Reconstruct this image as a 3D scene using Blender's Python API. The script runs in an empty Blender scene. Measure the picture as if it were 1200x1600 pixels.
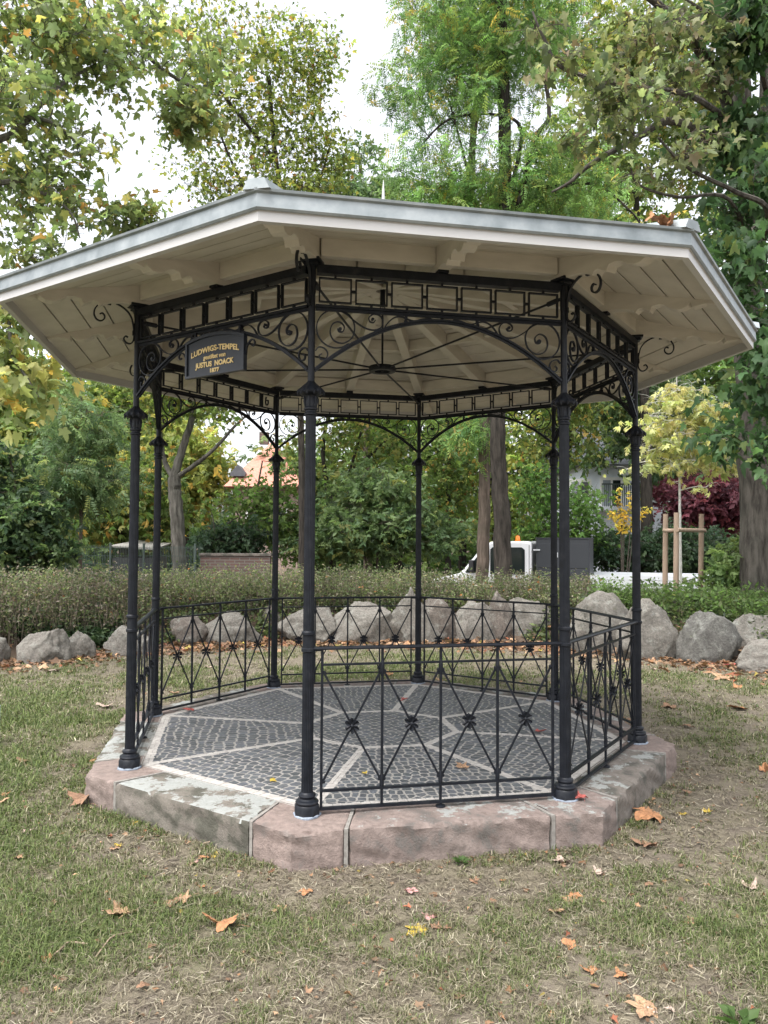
import bpy, math, random
import numpy as np
from mathutils import Vector, Matrix
R_ = math.radians
rng = np.random.default_rng(7)
random.seed(7)
scn = bpy.context.scene
COL = scn.collection

# ------------------------------------------------------------------ camera model (measured from the photograph)
S = 1.85                                     # radius of the ring of columns, metres
FPX = 1182.06
CAM = np.array([-0.0884, -5.7476, 1.4049])
YAW, PITCH, ROLL = 0.0188, 0.0378, 0.0060
TH0 = 3.7088
def _rot(yaw, pitch, roll):
    cy, sy = math.cos(yaw), math.sin(yaw)
    f = np.array([sy*math.cos(pitch), cy*math.cos(pitch), math.sin(pitch)])
    r0 = np.array([cy, -sy, 0.0]); u0 = np.cross(r0, f)
    return r0*math.cos(roll)+u0*math.sin(roll), -r0*math.sin(roll)+u0*math.cos(roll), f
CR, CU, CF = _rot(YAW, PITCH, ROLL)
def at(px, py, Y):
    """the point of the plane y = Y that the photograph shows at pixel (px, py)"""
    d = CF + CR*(px-600)/FPX + CU*(800-py)/FPX
    return CAM + d*(Y-CAM[1])/d[1]
def onz(px, py, z):
    d = CF + CR*(px-600)/FPX + CU*(800-py)/FPX
    return CAM + d*(z-CAM[2])/d[2]

GZ = -0.18                                   # lawn level (the pavilion floor is z = 0)

# ------------------------------------------------------------------ node materials
def new_mat(name):
    m = bpy.data.materials.new(name); m.use_nodes = True
    nt = m.node_tree; b = nt.nodes['Principled BSDF']
    return m, nt, b
def N(nt, t, **kw):
    n = nt.nodes.new(t)
    for k, v in kw.items():
        if k in n.inputs: n.inputs[k].default_value = v
        else: setattr(n, k, v)
    return n
def ramp(nt, fac, stops):
    r = nt.nodes.new('ShaderNodeValToRGB'); e = r.color_ramp.elements
    while len(e) < len(stops): e.new(0.5)
    for i, (p, c) in enumerate(stops):
        e[i].position = p; e[i].color = (*c, 1) if len(c) == 3 else c
    nt.links.new(fac, r.inputs[0]); return r.outputs[0]
def coords(nt, scale=(1, 1, 1)):
    tc = nt.nodes.new('ShaderNodeTexCoord'); mp = nt.nodes.new('ShaderNodeMapping')
    mp.inputs['Scale'].default_value = scale
    nt.links.new(tc.outputs['Object'], mp.inputs[0]); return mp.outputs[0]
def noise(nt, vec, scale, detail=4.0, rough=0.55):
    n = N(nt, 'ShaderNodeTexNoise', Scale=scale, Detail=detail, Roughness=rough)
    nt.links.new(vec, n.inputs['Vector']); return n.outputs['Fac']
def mixc(nt, fac, a, b, mode='MIX'):
    m = nt.nodes.new('ShaderNodeMix'); m.data_type = 'RGBA'; m.blend_type = mode
    for sock, v in ((m.inputs[0], fac), (m.inputs[6], a), (m.inputs[7], b)):
        if hasattr(v, 'links') or hasattr(v, 'is_linked'): nt.links.new(v, sock)
        elif isinstance(v, (int, float)): sock.default_value = v
        else: sock.default_value = (*v, 1)
    return m.outputs[2]
def bump(nt, b, h, strength=0.3, dist=0.01):
    n = N(nt, 'ShaderNodeBump', Strength=strength, Distance=dist)
    nt.links.new(h, n.inputs['Height']); nt.links.new(n.outputs[0], b.inputs['Normal'])
def simple(name, stops, scale=8.0, rough=0.6, metal=0.0, bmp=0.0, bdist=0.01, stretch=(1, 1, 1), detail=5, spec=0.5, bscale=None):
    m, nt, b = new_mat(name)
    v = coords(nt, stretch)
    f = noise(nt, v, scale, detail)
    nt.links.new(ramp(nt, f, stops), b.inputs['Base Color'])
    b.inputs['Roughness'].default_value = rough; b.inputs['Metallic'].default_value = metal
    b.inputs['Specular IOR Level'].default_value = spec
    if bmp:
        h = f if bscale is None else noise(nt, v, bscale, 6)
        bump(nt, b, h, bmp, bdist)
    return m

M = {}
M['iron'] = simple('black_iron_paint', [(0.3, (0.004, 0.005, 0.008)), (0.55, (0.009, 0.011, 0.016)), (0.75, (0.020, 0.021, 0.024))], 24, 0.47, 0, 0.3, 0.002, spec=0.27, detail=9)
M['white_wood'] = simple('white_painted_wood', [(0.22, (0.45, 0.415, 0.35)), (0.78, (0.60, 0.56, 0.485))], 5, 0.55, 0, 0.12, 0.003, (1, 1, 3), detail=9)
M['fascia'] = simple('white_fascia_paint', [(0.25, (0.43, 0.425, 0.415)), (0.75, (0.50, 0.492, 0.48))], 3, 0.45)
M['zinc'] = simple('galvanised_zinc', [(0.25, (0.165, 0.19, 0.198)), (0.5, (0.245, 0.272, 0.28)), (0.78, (0.35, 0.375, 0.38))], 9, 0.5, 0.45, 0.1, 0.003, detail=8)
M['gold'] = simple('gold_lettering', [(0.3, (0.62, 0.44, 0.17)), (0.7, (0.78, 0.60, 0.29))], 60, 0.4, 0.2)
M['board'] = simple('plaque_board', [(0.3, (0.006, 0.009, 0.015)), (0.7, (0.016, 0.021, 0.031))], 9, 0.4, 0, 0.1, 0.002)
M['sealant'] = simple('blue_white_sealant', [(0.3, (0.17, 0.20, 0.25)), (0.7, (0.30, 0.34, 0.40))], 60, 0.8, 0, 0.4, 0.003)
M['mortar'] = simple('white_mortar', [(0.3, (0.24, 0.228, 0.21)), (0.7, (0.36, 0.345, 0.32))], 45, 0.9, 0, 0.5, 0.004)
M['joint'] = simple('weathered_joint_mortar', [(0.3, (0.17, 0.155, 0.14)), (0.7, (0.29, 0.275, 0.25))], 30, 0.9, 0, 0.6, 0.006)
M['strip'] = simple('white_marble_setts', [(0.3, (0.34, 0.315, 0.29)), (0.7, (0.50, 0.475, 0.445))], 25, 0.8, 0, 0.3, 0.003)

def sett_material():
    m, nt, b = new_mat('dark_basalt_setts')
    a = N(nt, 'ShaderNodeAttribute', attribute_name='tint')
    v = coords(nt)
    f = noise(nt, v, 60, 5)
    base = mixc(nt, f, (0.042, 0.046, 0.050), (0.128, 0.136, 0.144))
    nt.links.new(mixc(nt, 0.55, base, a.outputs['Color'], 'MULTIPLY'), b.inputs['Base Color'])
    b.inputs['Roughness'].default_value = 0.62
    bump(nt, b, f, 0.4, 0.004)
    return m
M['sett'] = sett_material()

def stone_material(name, main, alt, lichen=0.5, top_white=0.0, dark=(0.10, 0.095, 0.085)):
    """red sandstone with lichen and weather crusts"""
    m, nt, b = new_mat(name)
    v = coords(nt)
    f1 = noise(nt, v, 2.2, 6); f2 = noise(nt, v, 26, 6, 0.65); f3 = noise(nt, v, 6.5, 8, 0.7)
    c = mixc(nt, f1, main, alt)
    c = mixc(nt, ramp(nt, f3, [(0.60-0.16*lichen, (0, 0, 0)), (0.66-0.12*lichen, (1, 1, 1))]), c, dark)
    grain = ramp(nt, f2, [(0.3, (0.66, 0.66, 0.66)), (0.7, (1.22, 1.22, 1.22))])
    c = mixc(nt, 1.0, c, grain, 'MULTIPLY')
    if top_white:
        g = nt.nodes.new('ShaderNodeNewGeometry'); sx = nt.nodes.new('ShaderNodeSeparateXYZ')
        nt.links.new(g.outputs['Normal'], sx.inputs[0])
        up = N(nt, 'ShaderNodeMath', operation='GREATER_THAN'); up.inputs[1].default_value = 0.55
        nt.links.new(sx.outputs[2], up.inputs[0])
        f4 = noise(nt, v, 5.0, 10, 0.74)
        patch = ramp(nt, f4, [(0.60-0.125*top_white, (0, 0, 0)), (0.63-0.125*top_white, (1, 1, 1))])
        mu = N(nt, 'ShaderNodeMath', operation='MULTIPLY')
        nt.links.new(up.outputs[0], mu.inputs[0]); nt.links.new(patch, mu.inputs[1])
        c = mixc(nt, mu.outputs[0], c, mixc(nt, f2, (0.20, 0.205, 0.19), (0.36, 0.375, 0.36)))
    nt.links.new(c, b.inputs['Base Color']); b.inputs['Roughness'].default_value = 0.9
    b.inputs['Specular IOR Level'].default_value = 0.25
    fz = noise(nt, coords(nt, (1, 1, 1)), 95, 4, .6); ad = N(nt, 'ShaderNodeMath', operation='ADD'); nt.links.new(f2, ad.inputs[0]); nt.links.new(fz, ad.inputs[1])
    bump(nt, b, ad.outputs[0], 0.75, 0.006)
    return m
M['pink'] = stone_material('pink_sandstone', (0.250, 0.192, 0.172), (0.205, 0.166, 0.146), 0.25, 0.0, (0.150, 0.126, 0.114))
M['pinkgrey'] = stone_material('pink_grey_sandstone', (0.252, 0.192, 0.172), (0.190, 0.160, 0.142), 0.55, 0.40, (0.128, 0.114, 0.104))
M['greyst'] = stone_material('grey_weathered_sandstone', (0.210, 0.180, 0.160), (0.160, 0.145, 0.125), 0.75, 0.5, (0.085, 0.082, 0.070))
M['lichen'] = stone_material('lichened_sandstone', (0.215, 0.185, 0.165), (0.150, 0.140, 0.115), 0.8, 1.0, (0.085, 0.082, 0.066))

def granite(name, a, c_):
    m, nt, b = new_mat(name)
    v = coords(nt)
    f1 = noise(nt, v, 1.7, 6, 0.6); f2 = noise(nt, v, 38, 7, 0.75); f3 = noise(nt, v, 8, 8, 0.72)
    c = mixc(nt, ramp(nt, f1, [(0.35, (0, 0, 0)), (0.65, (1, 1, 1))]), a, c_)
    c = mixc(nt, ramp(nt, f3, [(0.52, (0, 0, 0)), (0.70, (0.8, 0.8, 0.8))]), c, (0.235, 0.24, 0.215))
    f5 = noise(nt, v, 3.2, 9, .7); c = mixc(nt, ramp(nt, f5, [(.56, (0, 0, 0)), (.66, (.75, .75, .75))]), c, (0.062, 0.060, 0.050))
    f6 = noise(nt, coords(nt, (1, 1, 2)), 4.5, 9, .72); c = mixc(nt, ramp(nt, f6, [(.63, (0, 0, 0)), (.70, (.55, .55, .55))]), c, (0.085, 0.100, 0.045))
    c = mixc(nt, 1.0, c, ramp(nt, f2, [(0.3, (0.55, 0.55, 0.55)), (0.5, (1, 1, 1)), (0.72, (1.45, 1.45, 1.42))]), 'MULTIPLY')
    nt.links.new(c, b.inputs['Base Color']); b.inputs['Roughness'].default_value = 0.92
    b.inputs['Specular IOR Level'].default_value = 0.2
    mx = N(nt, 'ShaderNodeMath', operation='ADD'); nt.links.new(f2, mx.inputs[0]); nt.links.new(f3, mx.inputs[1])
    bump(nt, b, mx.outputs[0], 0.7, 0.02)
    return m
M['granite'] = granite('grey_granite', (0.168, 0.156, 0.138), (0.118, 0.109, 0.096))
M['granite3'] = granite('dark_granite', (0.122, 0.118, 0.108), (0.082, 0.080, 0.074))
M['granite4'] = granite('warm_pale_granite', (0.190, 0.178, 0.158), (0.135, 0.122, 0.108))
M['granite2'] = granite('brown_granite', (0.140, 0.120, 0.104), (0.098, 0.086, 0.076))

def leaf_material(name='leaf', trans=0.35, rough=0.55):
    m, nt, b = new_mat(name)
    a = N(nt, 'ShaderNodeAttribute', attribute_name='tint')
    nt.links.new(a.outputs['Color'], b.inputs['Base Color'])
    b.inputs['Roughness'].default_value = rough
    b.inputs['Specular IOR Level'].default_value = 0.35
    tr = nt.nodes.new('ShaderNodeBsdfTranslucent')
    nt.links.new(mixc(nt, 1.0, a.outputs['Color'], (1.45, 1.50, 1.15), 'MULTIPLY'), tr.inputs[0])
    mx = nt.nodes.new('ShaderNodeMixShader'); mx.inputs[0].default_value = trans
    nt.links.new(b.outputs[0], mx.inputs[1]); nt.links.new(tr.outputs[0], mx.inputs[2])
    nt.links.new(mx.outputs[0], nt.nodes['Material Output'].inputs[0])
    return m
M['leaf'] = leaf_material('leaf', 0.48)
M['grass'] = leaf_material('grass_blade', 0.25, 0.7)
M['dryleaf'] = leaf_material('dry_leaf', 0.12, 0.75)

def bark(name, a, c_, scale=14):
    m, nt, b = new_mat(name)
    v = coords(nt, (1, 1, 0.16)); f = noise(nt, v, scale, 6, 0.65)
    v2 = coords(nt); f2 = noise(nt, v2, 2.5, 5)
    c = mixc(nt, ramp(nt, f, [(0.35, (0, 0, 0)), (0.62, (1, 1, 1))]), a, c_)
    c = mixc(nt, 1.0, c, ramp(nt, f2, [(0.3, (0.75, 0.78, 0.75)), (0.7, (1.15, 1.12, 1.1))]), 'MULTIPLY')
    nt.links.new(c, b.inputs['Base Color']); b.inputs['Roughness'].default_value = 0.95
    b.inputs['Specular IOR Level'].default_value = 0.15
    bump(nt, b, f, 0.9, 0.03)
    return m
M['bark_grey'] = bark('grey_bark', (0.055, 0.051, 0.045), (0.150, 0.142, 0.126))
M['bark_dark'] = bark('dark_bark', (0.018, 0.016, 0.014), (0.060, 0.052, 0.045))
M['bark_brown'] = bark('brown_bark', (0.060, 0.048, 0.038), (0.150, 0.120, 0.098))
M['bark_mid'] = bark('grey_brown_bark', (0.036, 0.032, 0.028), (0.110, 0.100, 0.088))
M['twig'] = simple('twig', [(0.3, (0.045, 0.036, 0.028)), (0.7, (0.09, 0.072, 0.055))], 20, 0.9)
M['stake'] = simple('weathered_stake_wood', [(0.3, (0.24, 0.17, 0.12)), (0.7, (0.36, 0.27, 0.20))], 14, 0.85, 0, 0.4, 0.004, (1, 1, 0.12))
M['whitebark'] = simple('white_washed_bark', [(0.3, (0.45, 0.44, 0.40)), (0.7, (0.62, 0.61, 0.57))], 14, 0.9)

# ------------------------------------------------------------------ mesh building
class MB:
    def __init__(s): s.v = []; s.f = []; s.sm = []
    def add(s, verts, faces, smooth=False):
        o = len(s.v); s.v.extend([tuple(map(float, p)) for p in verts])
        s.f.extend([tuple(o+i for i in f) for f in faces]); s.sm.extend([smooth]*len(faces)); return s
    def box(s, c, size, rot=None):
        hx, hy, hz = size[0]/2, size[1]/2, size[2]/2
        pts = [Vector((x, y, z)) for z in (-hz, hz) for y in (-hy, hy) for x in (-hx, hx)]
        if rot is not None: pts = [rot @ p for p in pts]
        c = Vector(c); pts = [p+c for p in pts]
        return s.add(pts, [(0, 2, 3, 1), (4, 5, 7, 6), (0, 1, 5, 4), (2, 6, 7, 3), (0, 4, 6, 2), (1, 3, 7, 5)])
    def bar(s, a, b, w, h=None, up=(0, 0, 1)):
        """rectangular bar from a to b; w across, h along 'up'"""
        a, b = Vector(a), Vector(b); d = (b-a); L = d.length; d.normalize()
        u = Vector(up); u = (u-d*u.dot(d))
        if u.length < 1e-6: u = Vector((1, 0, 0)); u = u-d*u.dot(d)
        u.normalize(); x = d.cross(u)
        rot = Matrix((x, d, u)).transposed()
        return s.box((a+b)/2, (w, L, h or w), rot)
    def lathe(s, prof, seg=24, c=(0, 0, 0), flute=0.0, smooth=True, caps=True, rfun=None):
        vs, fs = [], []
        for j, (r, z) in enumerate(prof):
            for i in range(seg):
                t = 2*math.pi*i/seg
                rr = r*(1-flute*(i % 2)) if rfun is None else rfun(r, z, t, j)
                vs.append((c[0]+rr*math.cos(t), c[1]+rr*math.sin(t), c[2]+z))
        for j in range(len(prof)-1):
            for i in range(seg):
                k = (i+1) % seg
                fs.append((j*seg+i, j*seg+k, (j+1)*seg+k, (j+1)*seg+i))
        s.add(vs, fs, smooth)
        if caps:
            n = len(prof)-1
            s.add(vs[:seg], [tuple(range(seg-1, -1, -1))]); s.add(vs[n*seg:], [tuple(range(seg))])
        return s
    def tube(s, path, rad, sides=6, smooth=True):
        P = [Vector(p) for p in path]; n = len(P)
        rads = rad if hasattr(rad, '__len__') else [rad]*n
        vs, fs = [], []; ref = None
        for i in range(n):
            d = (P[min(i+1, n-1)]-P[max(i-1, 0)])
            if d.length < 1e-9: d = Vector((0, 0, 1))
            d.normalize()
            if ref is None:
                ref = Vector((1, 0, 0)) if abs(d.x) < 0.8 else Vector((0, 1, 0))
            ref = ref-d*ref.dot(d)
            if ref.length < 1e-6: ref = d.orthogonal()
            ref.normalize(); y = d.cross(ref)
            for k in range(sides):
                t = 2*math.pi*k/sides
                vs.append(P[i]+(ref*math.cos(t)+y*math.sin(t))*rads[i])
        for i in range(n-1):
            for k in range(sides):
                q = (k+1) % sides
                fs.append((i*sides+k, i*sides+q, (i+1)*sides+q, (i+1)*sides+k))
        s.add(vs, fs, smooth)
        s.add(vs[:sides], [tuple(range(sides-1, -1, -1))]); s.add(vs[-sides:], [tuple(range(sides))])
        return s
    def ribbon(s, path, w, t, nrm, w_end=None):
        """flat iron swept along a plane curve; w along nrm, t in the plane of the curve"""
        P = [Vector(p) for p in path]; n = len(P); nv = Vector(nrm).normalized()
        vs, fs = [], []
        for i in range(n):
            d = (P[min(i+1, n-1)]-P[max(i-1, 0)]).normalized(); y = nv.cross(d)
            for a, b in ((-1, -1), (1, -1), (1, 1), (-1, 1)):
                vs.append(P[i]+nv*(a*w/2)+y*(b*t/2))
        for i in range(n-1):
            for k in range(4):
                q = (k+1) % 4
                fs.append((i*4+k, i*4+q, (i+1)*4+q, (i+1)*4+k))
        fs.append((3, 2, 1, 0)); fs.append(tuple((n-1)*4+k for k in range(4)))
        return s.add(vs, fs, False)
    def prism(s, pts, a, b):
        """pts: closed polygon of 3-D points, extruded from offset vector a to b"""
        a, b = Vector(a), Vector(b); n = len(pts)
        vs = [Vector(p)+a for p in pts]+[Vector(p)+b for p in pts]
        fs = [tuple(range(n-1, -1, -1)), tuple(range(n, 2*n))]
        fs += [(i, (i+1) % n, n+(i+1) % n, n+i) for i in range(n)]
        return s.add(vs, fs)
    def mesh(s, name):
        me = bpy.data.meshes.new(name); me.from_pydata(s.v, [], s.f)
        me.polygons.foreach_set('use_smooth', s.sm); me.update()
        if any(s.sm): me.set_sharp_from_angle(angle=R_(38))
        return me
    def build(s, name, mat, parent=None, loc=(0, 0, 0), rz=0.0, bevel=0.0):
        return link(name, s.mesh(name), mat, parent, loc, rz, bevel)
def link(name, me, mat, parent=None, loc=(0, 0, 0), rz=0.0, bevel=0.0):
    o = bpy.data.objects.new(name, me); COL.objects.link(o)
    if mat is not None and not me.materials: me.materials.append(mat)
    o.parent = parent; o.location = loc; o.rotation_euler = (0, 0, rz)
    if bevel:
        b = o.modifiers.new('bevel', 'BEVEL'); b.width = bevel; b.segments = 2; b.limit_method = 'ANGLE'; b.angle_limit = R_(40)
    return o
def tag(o, label=None, cat=None, group=None, kind=None):
    if label: o['label'] = label
    if cat: o['category'] = cat
    if group: o['group'] = group
    if kind: o['kind'] = kind
    return o
def thing(name, label, cat, loc=(0, 0, 0), rz=0.0, group=None):
    o = bpy.data.objects.new(name, None); COL.objects.link(o); o.empty_display_size = 0.2
    o.location = loc; o.rotation_euler = (0, 0, rz)
    return tag(o, label, cat, group)
def copy_tree(o, parent=None, loc=None, rz=None):
    c = o.copy(); COL.objects.link(c); c.parent = parent
    if loc is not None: c.location = loc
    if rz is not None: c.rotation_euler = (0, 0, rz)
    for ch in list(o.children): copy_tree(ch, c)
    return c
def smooth_path(pts, n=8):
    """Catmull-Rom through pts"""
    P = [Vector(p) for p in pts]; out = []
    for i in range(len(P)-1):
        p0 = P[max(i-1, 0)]; p1 = P[i]; p2 = P[i+1]; p3 = P[min(i+2, len(P)-1)]
        for k in range(n):
            t = k/n
            out.append(0.5*((2*p1)+(p2-p0)*t+(2*p0-5*p1+4*p2-p3)*t*t+(-p0+3*p1-3*p2+p3)*t**3))
    out.append(P[-1]); return out

# value noise in numpy (shared by the lawn sheet and its blades)
_perm = np.random.default_rng(3).random((256, 256))
def vnoise(x, y, sc, seed=0):
    x = np.asarray(x)*sc+17.3*seed+100; y = np.asarray(y)*sc+9.1*seed+100
    xi = np.floor(x).astype(int); yi = np.floor(y).astype(int); fx = x-xi; fy = y-yi
    fx = fx*fx*(3-2*fx); fy = fy*fy*(3-2*fy)
    g = lambda a, b: _perm[a % 256, b % 256]
    return (g(xi, yi)*(1-fx)+g(xi+1, yi)*fx)*(1-fy)+(g(xi, yi+1)*(1-fx)+g(xi+1, yi+1)*fx)*fy

# ================================================================== THE PAVILION
CS, SN = math.cos, math.sin
def colang(k): return TH0+k*math.pi/4
def colxy(k, r=S): return Vector((r*CS(colang(k)), r*SN(colang(k)), 0))
C225 = math.cos(math.pi/8)
pav = thing('pavilion', 'black cast iron octagonal garden pavilion with white underside and zinc edged roof', 'pavilion', (0, 0, GZ))
LZ = (0, 0, -GZ)                              # parts are modelled with the floor at z = 0

# --- platform: stone blocks, mortar, mosaic
RP, RI = 2.105, 1.775
plat = MB()
octo = [colxy(k, RI+0.012) for k in range(8)]
plat.prism([Vector((p.x, p.y, 0)) for p in octo], (0, 0, -0.20), (0, 0, -0.0006))
platform = plat.build('platform', M['mortar'], pav, LZ)
def noisy_block(corners_xy, z0, z1, seed, cuts=(10, 3, 4), ends=(0, 1)):
    """four plan corners (inner a, inner b, outer b, outer a) -> worn block, cut into a fine grid and roughened"""
    a, b, c, d = [np.array(p[:2]) for p in corners_xy]
    nx, ny, nz = cuts
    bm = MB()
    def pt(u, v, w):
        p = (a*(1-u)+b*u)*(1-v)+(d*(1-u)+c*u)*v
        return np.array([p[0], p[1], z0+(z1-z0)*w])
    idx = {}
    vs = []
    def vid(i, j, k):
        key = (i, j, k)
        if key not in idx:
            u, v, w = i/nx, j/ny, k/nz
            p = pt(u, v, w)
            ctr = pt(0.5 if len(ends) == 2 else 1-ends[0], 0.5, 0.5)
            e = 0
            if v == 1 and w == 1: e += 1
            if u in ends and (v == 1 or w == 1): e += 1
            q = p-(p-ctr)/np.linalg.norm(p-ctr)*0.006*e
            n1 = vnoise(p[0]*1.0+p[2]*2, p[1]+p[2]*1.7, 9, seed)-0.5
            n2 = vnoise(p[0]*1.0+p[2]*2, p[1]+p[2]*1.7, 26, seed+3)-0.5
            out = (c+d)/2-(a+b)/2; out = np.array([out[0], out[1], 0.0])*(1-0.0)/np.linalg.norm(out)
            if len(ends) == 1 and u == 1-ends[0]: out = np.array([p[0], p[1], 0.0])/np.hypot(p[0], p[1])/C225
            if v == 1: q = q+out*(n1*0.018+n2*0.008)
            if e:
                n3 = max(0.0, vnoise(p[0]*1.3, p[1]*1.3+p[2]*.3, 17, seed+9)-0.52)
                q = q-(p-ctr)/np.linalg.norm(p-ctr)*n3*0.05
            if w == 1 and v > 0: q[2] += n1*0.007+n2*0.004 - 0.003
            idx[key] = len(vs); vs.append(q)
        return idx[key]
    fs = []
    for i in range(nx):
        for j in range(ny):
            fs.append((vid(i, j, nz), vid(i+1, j, nz), vid(i+1, j+1, nz), vid(i, j+1, nz)))
    for i in range(nx):
        for k in range(nz):
            fs.append((vid(i, ny, k), vid(i, ny, k+1), vid(i+1, ny, k+1), vid(i+1, ny, k)))
            fs.append((vid(i, 0, k), vid(i+1, 0, k), vid(i+1, 0, k+1), vid(i, 0, k+1)))
    for j in range(ny):
        for k in range(nz):
            fs.append((vid(0, j, k), vid(0, j, k+1), vid(0, j+1, k+1), vid(0, j+1, k)))
            fs.append((vid(nx, j, k), vid(nx, j+1, k), vid(nx, j+1, k+1), vid(nx, j, k+1)))
    fs = [f[::-1] for f in fs]
    bm.add(vs, fs, True)
    return bm
def edge_pt(k, s, r):                          # point at distance s from corner k along edge k, octagon radius r scaled
    A, B = colxy(k, r), colxy(k+1, r); return A.lerp(B, s)
CB = 0.165                                     # share of an edge the corner block takes
sides_mats = ['lichen', 'pinkgrey', 'greyst', 'pinkgrey', 'greyst', 'pinkgrey', 'greyst', 'lichen']
G = 0.0052
for k in range(8):
    a, b = edge_pt(k, CB+G, RI), edge_pt(k, 1-CB-G, RI)
    d, c = edge_pt(k, CB+G, RP), edge_pt(k, 1-CB-G, RP)
    noisy_block((a, b, c, d), -0.24, 0.0, k, (64, 11, 11)).build('edge_stone', M[sides_mats[k]], platform)
for k in range(8):                             # corner block: two halves in one mesh
    m = MB()
    for (i, s0, s1) in ((k-1, 1-CB+G, 1.0), (k, 0.0, CB-G)):
        a, b, c, d = edge_pt(i, s0, RI), edge_pt(i, s1, RI), edge_pt(i, s1, RP), edge_pt(i, s0, RP)
        bb = noisy_block((a, b, c, d), -0.24, 0.0, 20+k, (18, 11, 11), (0,) if s1 == 1.0 else (1,)); m.add(bb.v, bb.f, True)
    m.build('corner_stone', M['pinkgrey' if k == 2 else 'pink'], platform)
for k in range(8):                             # mortar between the blocks
    for q in (CB, 1-CB):
        jm = MB()
        a, b = edge_pt(k, q-G*1.2, RI+0.005), edge_pt(k, q+G*1.2, RI+0.005)
        d, c = edge_pt(k, q-G*1.2, RP-0.004), edge_pt(k, q+G*1.2, RP-0.004)
        jm.prism([a, b, c, d], (0, 0, -0.22), (0, 0, -0.001))
        jm.build('mortar_joint', M['joint'], platform)

# --- mosaic of dark setts in white mortar
verts, faces, tint = [], [], []
def stone(poly, h):
    """one sett: domed polygon"""
    poly = np.array(poly); c = poly.mean(0)
    o = len(verts); n = len(poly)
    top = c+(poly-c)*0.90
    for p in poly: verts.append((p[0], p[1], -0.004))
    for p in top: verts.append((p[0], p[1], h))
    faces.append(tuple(range(o+n, o+2*n)))
    for i in range(n):
        j = (i+1) % n; faces.append((o+i, o+j, o+n+j, o+n+i))
    t = random.uniform(0.55, 1.5); tt = (t*random.uniform(.95, 1.05), t, t*random.uniform(.97, 1.1), 1)
    tint.extend([tt]*(2*n))
def clip(poly, n, d):
    out = []
    for q in range(len(poly)):
        A, B = poly[q], poly[(q+1) % len(poly)]
        da, db = n @ A-d, n @ B-d
        if da <= 0: out.append(A)
        if da*db < 0: out.append(A+(B-A)*(da/(da-db)))
    return out
def fill_poly(region, ux, uy, org, row_h, seed, wave):
    """irregular setts in loose wavy rows (cells round jittered seeds) across a convex region n.p <= d"""
    rr = random.Random(seed); cw = 0.055; seeds = []
    nx, ny = int(1.3/cw), int(1.3/row_h)
    for j in range(-ny, ny+1):
        x = -1.3+rr.uniform(0, cw)
        while x < 1.3:
            x += cw*rr.uniform(0.72, 1.35)
            y = j*row_h+0.060*(vnoise(x, j*row_h, 2.6, seed+30)-0.5)*2+rr.uniform(-.014, .014)
            seeds.append((x+0.06*(vnoise(x, y, 2.3, seed+50)-.5), y))
    loc_ = np.array(seeds); P = org+loc_[:, :1]*ux+loc_[:, 1:]*uy
    ok = np.ones(len(P), bool)
    for n, d in region: ok &= P @ n <= d+0.10
    P = P[ok]; loc_ = loc_[ok]; sc = np.array([1.0, cw/row_h])       # cells longer across the rows
    L = loc_*sc
    for i in range(len(P)):
        d2 = ((L-L[i])**2).sum(1); nb = np.argsort(d2)[1:16]
        poly = [L[i]+np.array(c)*0.12 for c in ((-1, -1), (1, -1), (1, 1), (-1, 1))]
        for j in nb:
            nv = L[j]-L[i]; ln = np.linalg.norm(nv); nv = nv/ln
            poly = clip(poly, nv, nv @ L[i]+ln/2-0.0050)
            if len(poly) < 3: break
        if len(poly) < 3: continue
        pts = [org+ux*(q[0]/sc[0])+uy*(q[1]/sc[1]) for q in poly]
        for n, d in region:
            pts = clip(pts, n, d)
            if len(pts) < 3: break
        if len(pts) < 3: continue
        ar = abs(sum(pts[k][0]*pts[(k+1) % len(pts)][1]-pts[(k+1) % len(pts)][0]*pts[k][1] for k in range(len(pts))))/2
        if ar < 0.0003: continue
        stone(pts, 0.0016+rr.uniform(-.0008, .0012))
RIN, ROUT, SW = 0.575, 1.74, 0.026
for k in range(8):
    th = colang(k)+math.pi/8
    uy = np.array([CS(th), SN(th)]); ux = np.array([-SN(th), CS(th)])
    A = np.array([CS(colang(k)), SN(colang(k))]); B = np.array([CS(colang(k+1)), SN(colang(k+1))])
    nA = np.array([A[1], -A[0]]); nB = np.array([-B[1], B[0]])
    region = [(uy, ROUT*C225-SW*0.9), (-uy, -(RIN*C225+SW)), (nA, -SW), (nB, -SW)]
    fill_poly(region, ux, uy, uy*1.1, 0.066, k, 0.020)
th = colang(0)+0.2
region = [(np.array([CS(colang(k)+math.pi/8), SN(colang(k)+math.pi/8)]), RIN*C225-SW) for k in range(8)]
fill_poly(region, np.array([CS(th), SN(th)]), np.array([-SN(th), CS(th)]), np.zeros(2), 0.066, 11, 0.02)
def tint_mesh(name, verts, faces, tint, smooth=False):
    me = bpy.data.meshes.new(name); me.from_pydata(verts, [], faces)
    at_ = me.attributes.new('tint', 'FLOAT_COLOR', 'POINT')
    at_.data.foreach_set('color', np.array(tint, dtype=np.float32).ravel())
    return me
link('paving_setts', tint_mesh('paving_setts', verts, faces, tint), M['sett'], platform)
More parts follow.
